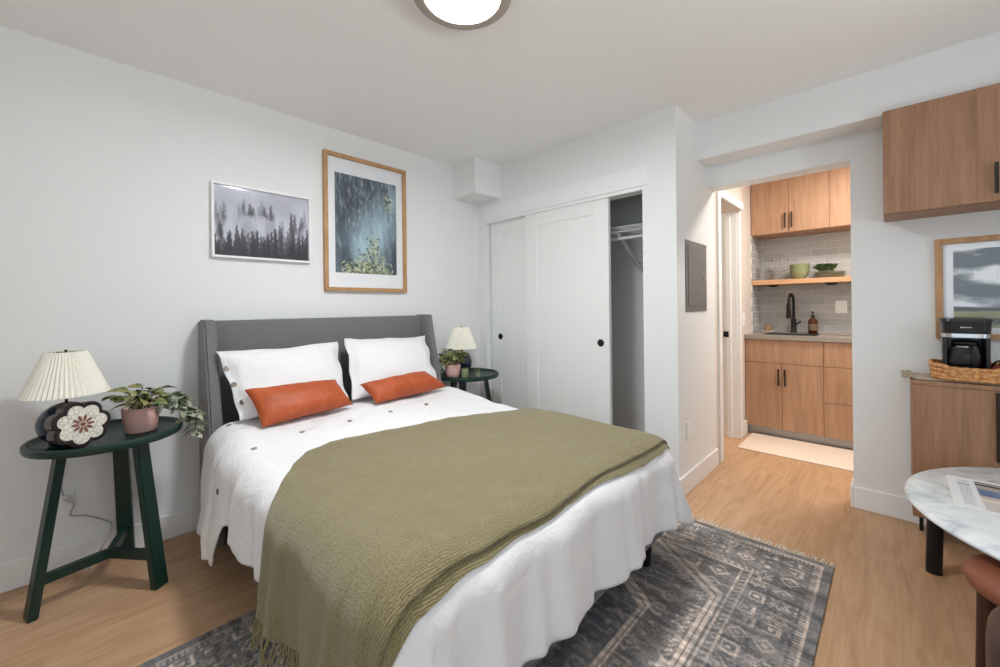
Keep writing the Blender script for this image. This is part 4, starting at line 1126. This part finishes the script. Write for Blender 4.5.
# ------------------------------------------------------------------ kitchen
KX = 1.73; KY0, KY1 = YK - .004, -3.39
bm = BM(); box(bm, (XB - .01, YK, .92), (XB, -3.39, 1.86)); struct('trim_7', bm, 'tile_back')
bm = BM(); box(bm, (2.0, YK - .01, .92), (XB - .01, YK, 1.86)); struct('trim_8', bm, 'tile_side')
bc = thing('base_cabinet', 'light oak sink cabinet with two doors in the kitchen', 'cabinet', (2.0, -2.05, 0))
YS = -2.339
bm = BM()
box(bm, (KX + .02, KY0, .085), (XB - .012, KY0 - .018, .878)); box(bm, (KX + .02, YS, .085), (XB - .012, YS + .018, .878)); box(bm, (KX + .02, KY0 - .018, .085), (XB - .012, YS + .018, .103)); box(bm, (XB - .03, KY0 - .018, .103), (XB - .012, YS + .018, .878)); box(bm, (KX + .02, KY0 - .018, .80), (KX + .04, YS + .018, .878))
obj('body', bm, 'oak_kitchen', bc)
obj('false_front', box(BM(), (KX, KY0 - .001, .672), (KX + .0185, YS + .0015, .876), .0012, 1), 'oak_kitchen', bc)
ymid = -2.050
def bar(bm, x, y, z0_, z1_, off=.028):
    box(bm, (x - off, y - .006, z0_), (x - off + .010, y + .006, z1_), .002)
    for z in (z0_ + .015, z1_ - .015): box(bm, (x - off + .008, y - .004, z - .004), (x - .0003, y + .004, z + .004))
    return bm
for a, b, hy in ((KY0 - .001, ymid + .0015, ymid + .024), (ymid - .0015, YS + .0015, ymid - .024)):
    d = obj('door', box(BM(), (KX, a, .088), (KX + .0185, b, .668), .0012, 1), 'oak_kitchen', bc)
    obj('handle', bar(BM(), KX, hy, .475, .622), 'bronze_metal', d)
obj('toe_kick', box(BM(), (KX + .055, KY0, .001), (KX + .07, YS, .085)), 'toe_metal', bc)
dc = thing('drawer_cabinet', 'light oak drawer cabinet at the right of the kitchen sink', 'cabinet', (2.0, -2.6, 0))
obj('body', box(BM(), (KX + .02, YS - .001, .085), (XB - .012, -2.939, .878), .001, 1), 'oak_kitchen', dc)
for a, b in ((.672, .876), (.372, .668), (.088, .368)):
    d = obj('drawer', box(BM(), (KX, YS - .0015, a), (KX + .0185, -2.9375, b), .0012, 1), 'oak_kitchen', dc)
    bm = BM(); box(bm, (KX - .028, -2.71, b - .04), (KX - .018, -2.57, b - .028), .002)
    for y in (-2.69, -2.59): box(bm, (KX - .020, y - .004, b - .038), (KX - .0003, y + .004, b - .030))
    obj('handle', bm, 'bronze_metal', d)
obj('toe_kick', box(BM(), (KX + .055, YS - .001, .001), (KX + .07, -2.939, .085)), 'toe_metal', dc)
# worktop with sink cut-out
sx0, sx1, sy0, sy1 = 1.83, 2.20, -1.87, -2.28
ct = thing('countertop', 'grey stone kitchen worktop over the oak base cabinets', 'worktop', (2.0, -2.4, .88))
bm = BM()
for a, b in (((KX - .018, KY0, .880), (sx0, KY1, .918)), ((sx1, KY0, .880), (XB - .012, KY1, .918)), ((sx0, KY0, .880), (sx1, sy0, .918)), ((sx0, sy1, .880), (sx1, KY1, .918))): box(bm, a, b)
obj('slab', bm, 'counter_stone', ct)
sk = thing('kitchen_sink', 'stainless undermount sink in the grey kitchen worktop', 'sink', (2.0, -2.07, .9))
bm = BM()
for a, b in (((sx0 + .001, sy0 - .001, .70), (sx0 + .004, sy1 + .001, .914)), ((sx1 - .004, sy0 - .001, .70), (sx1 - .001, sy1 + .001, .914)), ((sx0 + .001, sy0 - .001, .70), (sx1 - .001, sy0 - .004, .914)), ((sx0 + .001, sy1 + .004, .70), (sx1 - .001, sy1 + .001, .914)), ((sx0 + .001, sy0 - .001, .70), (sx1 - .001, sy1 + .001, .704))): box(bm, a, b)
obj('basin', bm, 'stainless', sk); obj('drain', lathe(BM(), [(0, .7045), (.03, .7045), (.035, .7075), (0, .7065)], (2.0, -2.07, 0), 24), 'chrome', sk, True)
fx, fy = 2.245, -2.065
fc = thing('kitchen_faucet', 'black pull-down faucet behind the kitchen sink', 'faucet', (fx, fy, .918))
obj('base', lathe(BM(), [(0, .919), (.028, .919), (.028, .925), (.022, .935), (.022, 1.05), (.014, 1.056), (0, 1.056)], (fx, fy, 0), 28), 'black_metal', fc, True, 40)
obj('spout', tube(BM(), spline([(fx, fy, 1.05), (fx, fy, 1.20), (fx - .02, fy, 1.26), (fx - .08, fy + .006, 1.288), (fx - .14, fy + .012, 1.26), (fx - .16, fy + .014, 1.20)], 8), .0125, 14), 'black_metal', fc, True)
obj('spray_head', lathe(BM(), [(0, 1.06), (.020, 1.06), (.021, 1.07), (.018, 1.16), (.014, 1.20), (0, 1.20)], (fx - .161, fy + .014, 0), 24), 'black_metal', fc, True, 40)
obj('lever', tube(BM(), [(fx, fy - .02, 1.0), (fx - .02, fy - .06, 1.03)], .007, 10), 'black_metal', fc, True)
so_ = (2.17, -2.222, .919)
sp_ = thing('soap_bottle', 'amber glass soap pump bottle beside the black faucet', 'bottle', so_)
obj('bottle', lathe(BM(), [(0, 0), (.034, 0), (.037, .005), (.037, .115), (.030, .132), (.014, .142), (.014, .155), (0, .155)], so_, 32), 'amber_glass', sp_, True, 40)
obj('label_sticker', lathe(BM(), [(.0375, .03), (.0378, .03), (.0378, .09), (.0375, .09)], so_, 32), 'button_brown', sp_)
bm = BM(); lathe(bm, [(0, .1555), (.016, .1555), (.016, .172), (.005, .174), (.005, .195), (.012, .197), (.012, .205), (0, .206)], so_, 20); tube(bm, [(so_[0], so_[1], so_[2] + .201), (so_[0] - .045, so_[1], so_[2] + .197)], .005, 8)
obj('pump', bm, 'black_plastic', sp_, True, 40)
sd = thing('sponge_dish', 'white dish with a brown scrub brush at the left of the kitchen sink', 'dish', (2.2, -1.85, .919))
obj('dish', lathe(BM(), [(0, 0), (.055, 0), (.065, .012), (.062, .013), (.052, .004), (0, .004)], (2.245, -1.855, .919), 32, None, .8, 1), 'white_plastic', sd, True, 40)
obj('brush', lathe(BM(), [(0, .005), (.030, .005), (.032, .03), (.026, .05), (.012, .07), (.012, .085), (0, .088)], (2.245, -1.85, .919), 24), 'sponge', sd, True, 40)
cp = tag(obj('cutting_board', box(BM(), (2.02, -2.40, .919), (2.26, -2.66, .932), .004), 'counter_stone'), 'grey-brown board lying on the worktop by the tiled wall', 'board')
# floating shelf and what stands on it
fs = thing('kitchen_shelf', 'light oak floating shelf across the tile backsplash', 'shelf', (2.15, -2.4, 1.4))
obj('board', box(BM(), (2.0, KY0 - .007, 1.384), (XB - .012, KY1, 1.428), .002, 1), 'oak_shelf', fs)
for y, lab in ((-1.915, 'near the left tiled side wall'), (-2.36, 'below the plates')):
    pk = thing('under_shelf_light', 'small black puck lamp under the oak kitchen shelf, ' + lab, 'light', (2.16, y, 1.384))
    obj('housing', lathe(BM(), [(0, -.001), (.045, -.001), (.045, -.008), (.034, -.016), (0, -.016)], (2.16, y, 1.384), 28), 'black_metal', pk, True, 40)
    obj('lens', lathe(BM(), [(.03, -.0165), (.026, -.019), (0, -.0195)], (2.16, y, 1.384), 28), 'black_plastic', pk, True)
def wine_glass(loc, label):
    t = thing('wine_glass', label, 'glass', loc, 'stemless and stemmed glasses on the kitchen shelf')
    obj('bowl', lathe(BM(), [(.0045, .078), (.012, .082), (.030, .10), (.038, .13), (.036, .165), (.031, .195), (.030, .195), (.035, .165), (.0365, .13), (.029, .102), (.011, .085), (0, .083)], loc, 36), 'clear_glass', t, True)
    obj('stem', lathe(BM(), [(0, 0), (.034, 0), (.034, .002), (.008, .006), (.004, .012), (.0035, .07), (.0045, .078), (0, .079)], loc, 28), 'clear_glass', t, True)
    return t
ZS = 1.429
wg = wine_glass((2.19, -1.845, ZS), 'clear wine glass nearest the side wall on the kitchen shelf')
for x, y, lab in ((2.08, -1.895, 'clear wine glass before the one nearest the side wall on the kitchen shelf'), (2.20, -1.965, 'clear wine glass at the back, third from the side wall on the kitchen shelf'), (2.10, -2.015, 'clear wine glass beside the green bowls on the kitchen shelf')):
    dup(wg, (x, y, ZS), 0, lab)
# stacked bowls
z = ZS; labs = ('bottom pale green bowl of the stack on the kitchen shelf', 'middle pale green bowl of the stack on the kitchen shelf', 'topmost pale green bowl of the stack on the kitchen shelf')
bowl0 = tag(obj('bowl', lathe(BM(), [(0, .002), (.035, 0), (.04, .006), (.062, .035), (.076, .072), (.080, .085), (.078, .086), (.073, .073), (.058, .038), (.034, .010), (0, .009)], (0, 0, 0), 44), 'bowl_green', None, True, 50), labs[0], 'bowl', 'green bowls on the kitchen shelf')
bowl0.location = (2.18, -2.125, ZS)
for k in (1, 2):
    b = bowl0.copy(); C.objects.link(b); b.location = (2.18, -2.125, ZS + .029 * k); b['label'] = labs[k]
# plates, serving platter and succulents
pl0 = tag(obj('plate', lathe(BM(), [(0, .0), (.075, .0), (.08, .003), (.115, .014), (.1155, .0165), (.112, .0165), (.078, .007), (0, .006)], (0, 0, 0), 48), 'plate_green', None, True, 40), 'lowest grey-green plate of the stack on the kitchen shelf', 'plate', 'plates on the kitchen shelf')
pl0.location = (2.17, -2.345, ZS)
for k, lab in ((1, 'second grey-green plate from the shelf in the kitchen stack'), (2, 'third grey-green plate from the shelf in the kitchen stack'), (3, 'top grey-green plate of the stack, under the succulents')):
    b = pl0.copy(); C.objects.link(b); b.location = (2.17, -2.345, ZS + .0125 * k); b['label'] = lab
bm = BM(); r = random.Random(14)
for k in range(150):
    a = r.uniform(0, 2 * PI); q = r.uniform(0, .045); leaf(bm, (2.17 + q * math.cos(a), -2.325 + q * math.sin(a), ZS + .064), (math.cos(a + r.uniform(-.8, .8)), math.sin(a + r.uniform(-.8, .8)), r.uniform(.9, 3.5)), .105, .012, .3, r, r.uniform(-1, 1))
sc2 = thing('succulent_bowl', 'dark green succulents in a shallow bowl on the stacked plates', 'plant', (2.17, -2.325, ZS + .06))
obj('planter', lathe(BM(), [(0, .0), (.04, .0), (.062, .014), (.06, .0145), (.038, .004), (0, .004)], (2.17, -2.325, ZS + .0548), 36), 'plate_green', sc2, True, 40)
obj('foliage', bm, 'leaf_dark', sc2, True)
# upper cabinets
UX = 2.0
for a, b, two, lab in ((KY0 - .001, -2.364, True, 'two-door light oak upper cabinet above the kitchen shelf'), (-2.366, -2.96, False, 'light oak upper cabinet cut off by the doorway, beside the two-door one')):
    uc = thing('upper_cabinet', lab, 'cabinet', (UX, a, 1.86), 'kitchen upper cabinets')
    obj('body', box(BM(), (UX + .02, a, 1.864), (XB - .001, b, 2.42), .001, 1), 'oak_kitchen', uc)
    if two: ds = ((a, -2.0685, -2.045), (-2.0715, b, -2.095))
    else: ds = ((a, b, b + .03),)
    for y0, y1, hy in ds:
        d = obj('door', box(BM(), (UX, y0, 1.867), (UX + .0185, y1, 2.418), .0012, 1), 'oak_kitchen', uc)
        obj('handle', bar(BM(), UX, hy, 1.905, 2.045), 'bronze_metal', d)
# kitchen mat
tag(obj('kitchen_mat', box(BM(), (1.235, -1.815, .001), (1.76, -2.75, .009), .003), 'kitchen_mat_cloth'), 'pale pink mat on the floor before the kitchen cabinets', 'mat')

# ------------------------------------------------------------------ light
def area(name, loc, rot, sx, sy, power, col, spread=PI):
    l = bpy.data.lights.new(name, 'AREA'); l.shape = 'RECTANGLE'; l.size = sx; l.size_y = sy; l.energy = power; l.color = col; l.spread = spread
    o = bpy.data.objects.new(name, l); C.objects.link(o); o.location = loc; o.rotation_euler = rot; return o
area('window_daylight', ((WX0 + WX1) / 2, YB - .12, (WZ0 + WZ1) / 2), (PI / 2, 0, 0), WX1 - WX0, WZ1 - WZ0, 3, (.72, .88, 1.0))
area('window_daylight', (XL - .12, (VY0 + VY1) / 2, (WZ0 + WZ1) / 2), (0, -PI / 2, 0), WZ1 - WZ0, VY0 - VY1, 9, (.76, .90, 1.0))
# added fill light outside the rear window, aimed up to brighten the ceiling
gl = area('ceiling_fill', (-1.5, -6.3, .05), (0, 0, 0), 3.0, 1.6, 175, (.93, .97, 1.0))
gl.rotation_euler = (Vector((-1.6, -4.5, 1.45)) - gl.location).to_track_quat('-Z', 'Y').to_euler()
area('hall_lamp', (1.22, -2.78, H - .02), (0, 0, 0), .25, .25, 25, (1.0, .93, .86))
area('bathroom_lamp', (1.5, -.8, H - .02), (0, 0, 0), .3, .3, 10, (1.0, .86, .70))
w = bpy.data.worlds.new('sky'); bpy.context.scene.world = w; w.use_nodes = True
w.node_tree.nodes['Background'].inputs['Color'].default_value = (.75, .87, 1.0, 1); w.node_tree.nodes['Background'].inputs['Strength'].default_value = 1.0

# ------------------------------------------------------------------ camera
cam = bpy.data.cameras.new('camera'); co = bpy.data.objects.new('camera', cam); C.objects.link(co)
f_, py_, yaw, roll = 405.79, 306.95, .7692, -.0115
cam.sensor_width = 36; cam.lens = 36 * f_ / 1000; cam.shift_y = -(333.5 - py_) / 1000; cam.clip_start = .02
fw = Vector((math.cos(yaw), math.sin(yaw), 0)); rt = Vector((math.sin(yaw), -math.cos(yaw), 0)); up = Vector((0, 0, 1))
r2 = rt * math.cos(roll) + up * math.sin(roll); u2 = -rt * math.sin(roll) + up * math.cos(roll)
co.matrix_world = Matrix(((r2.x, u2.x, -fw.x, -2.57), (r2.y, u2.y, -fw.y, -2.7585), (r2.z, u2.z, -fw.z, 1.2001), (0, 0, 0, 1)))
sc = bpy.context.scene; sc.camera = co
sc.view_settings.view_transform = 'Standard'; sc.view_settings.look = 'None'; sc.view_settings.gamma = 1; sc.view_settings.use_curve_mapping = False
sc.view_settings.exposure = 0.33
sc.cycles.max_bounces = 12; sc.cycles.diffuse_bounces = 6; sc.cycles.use_denoising = True
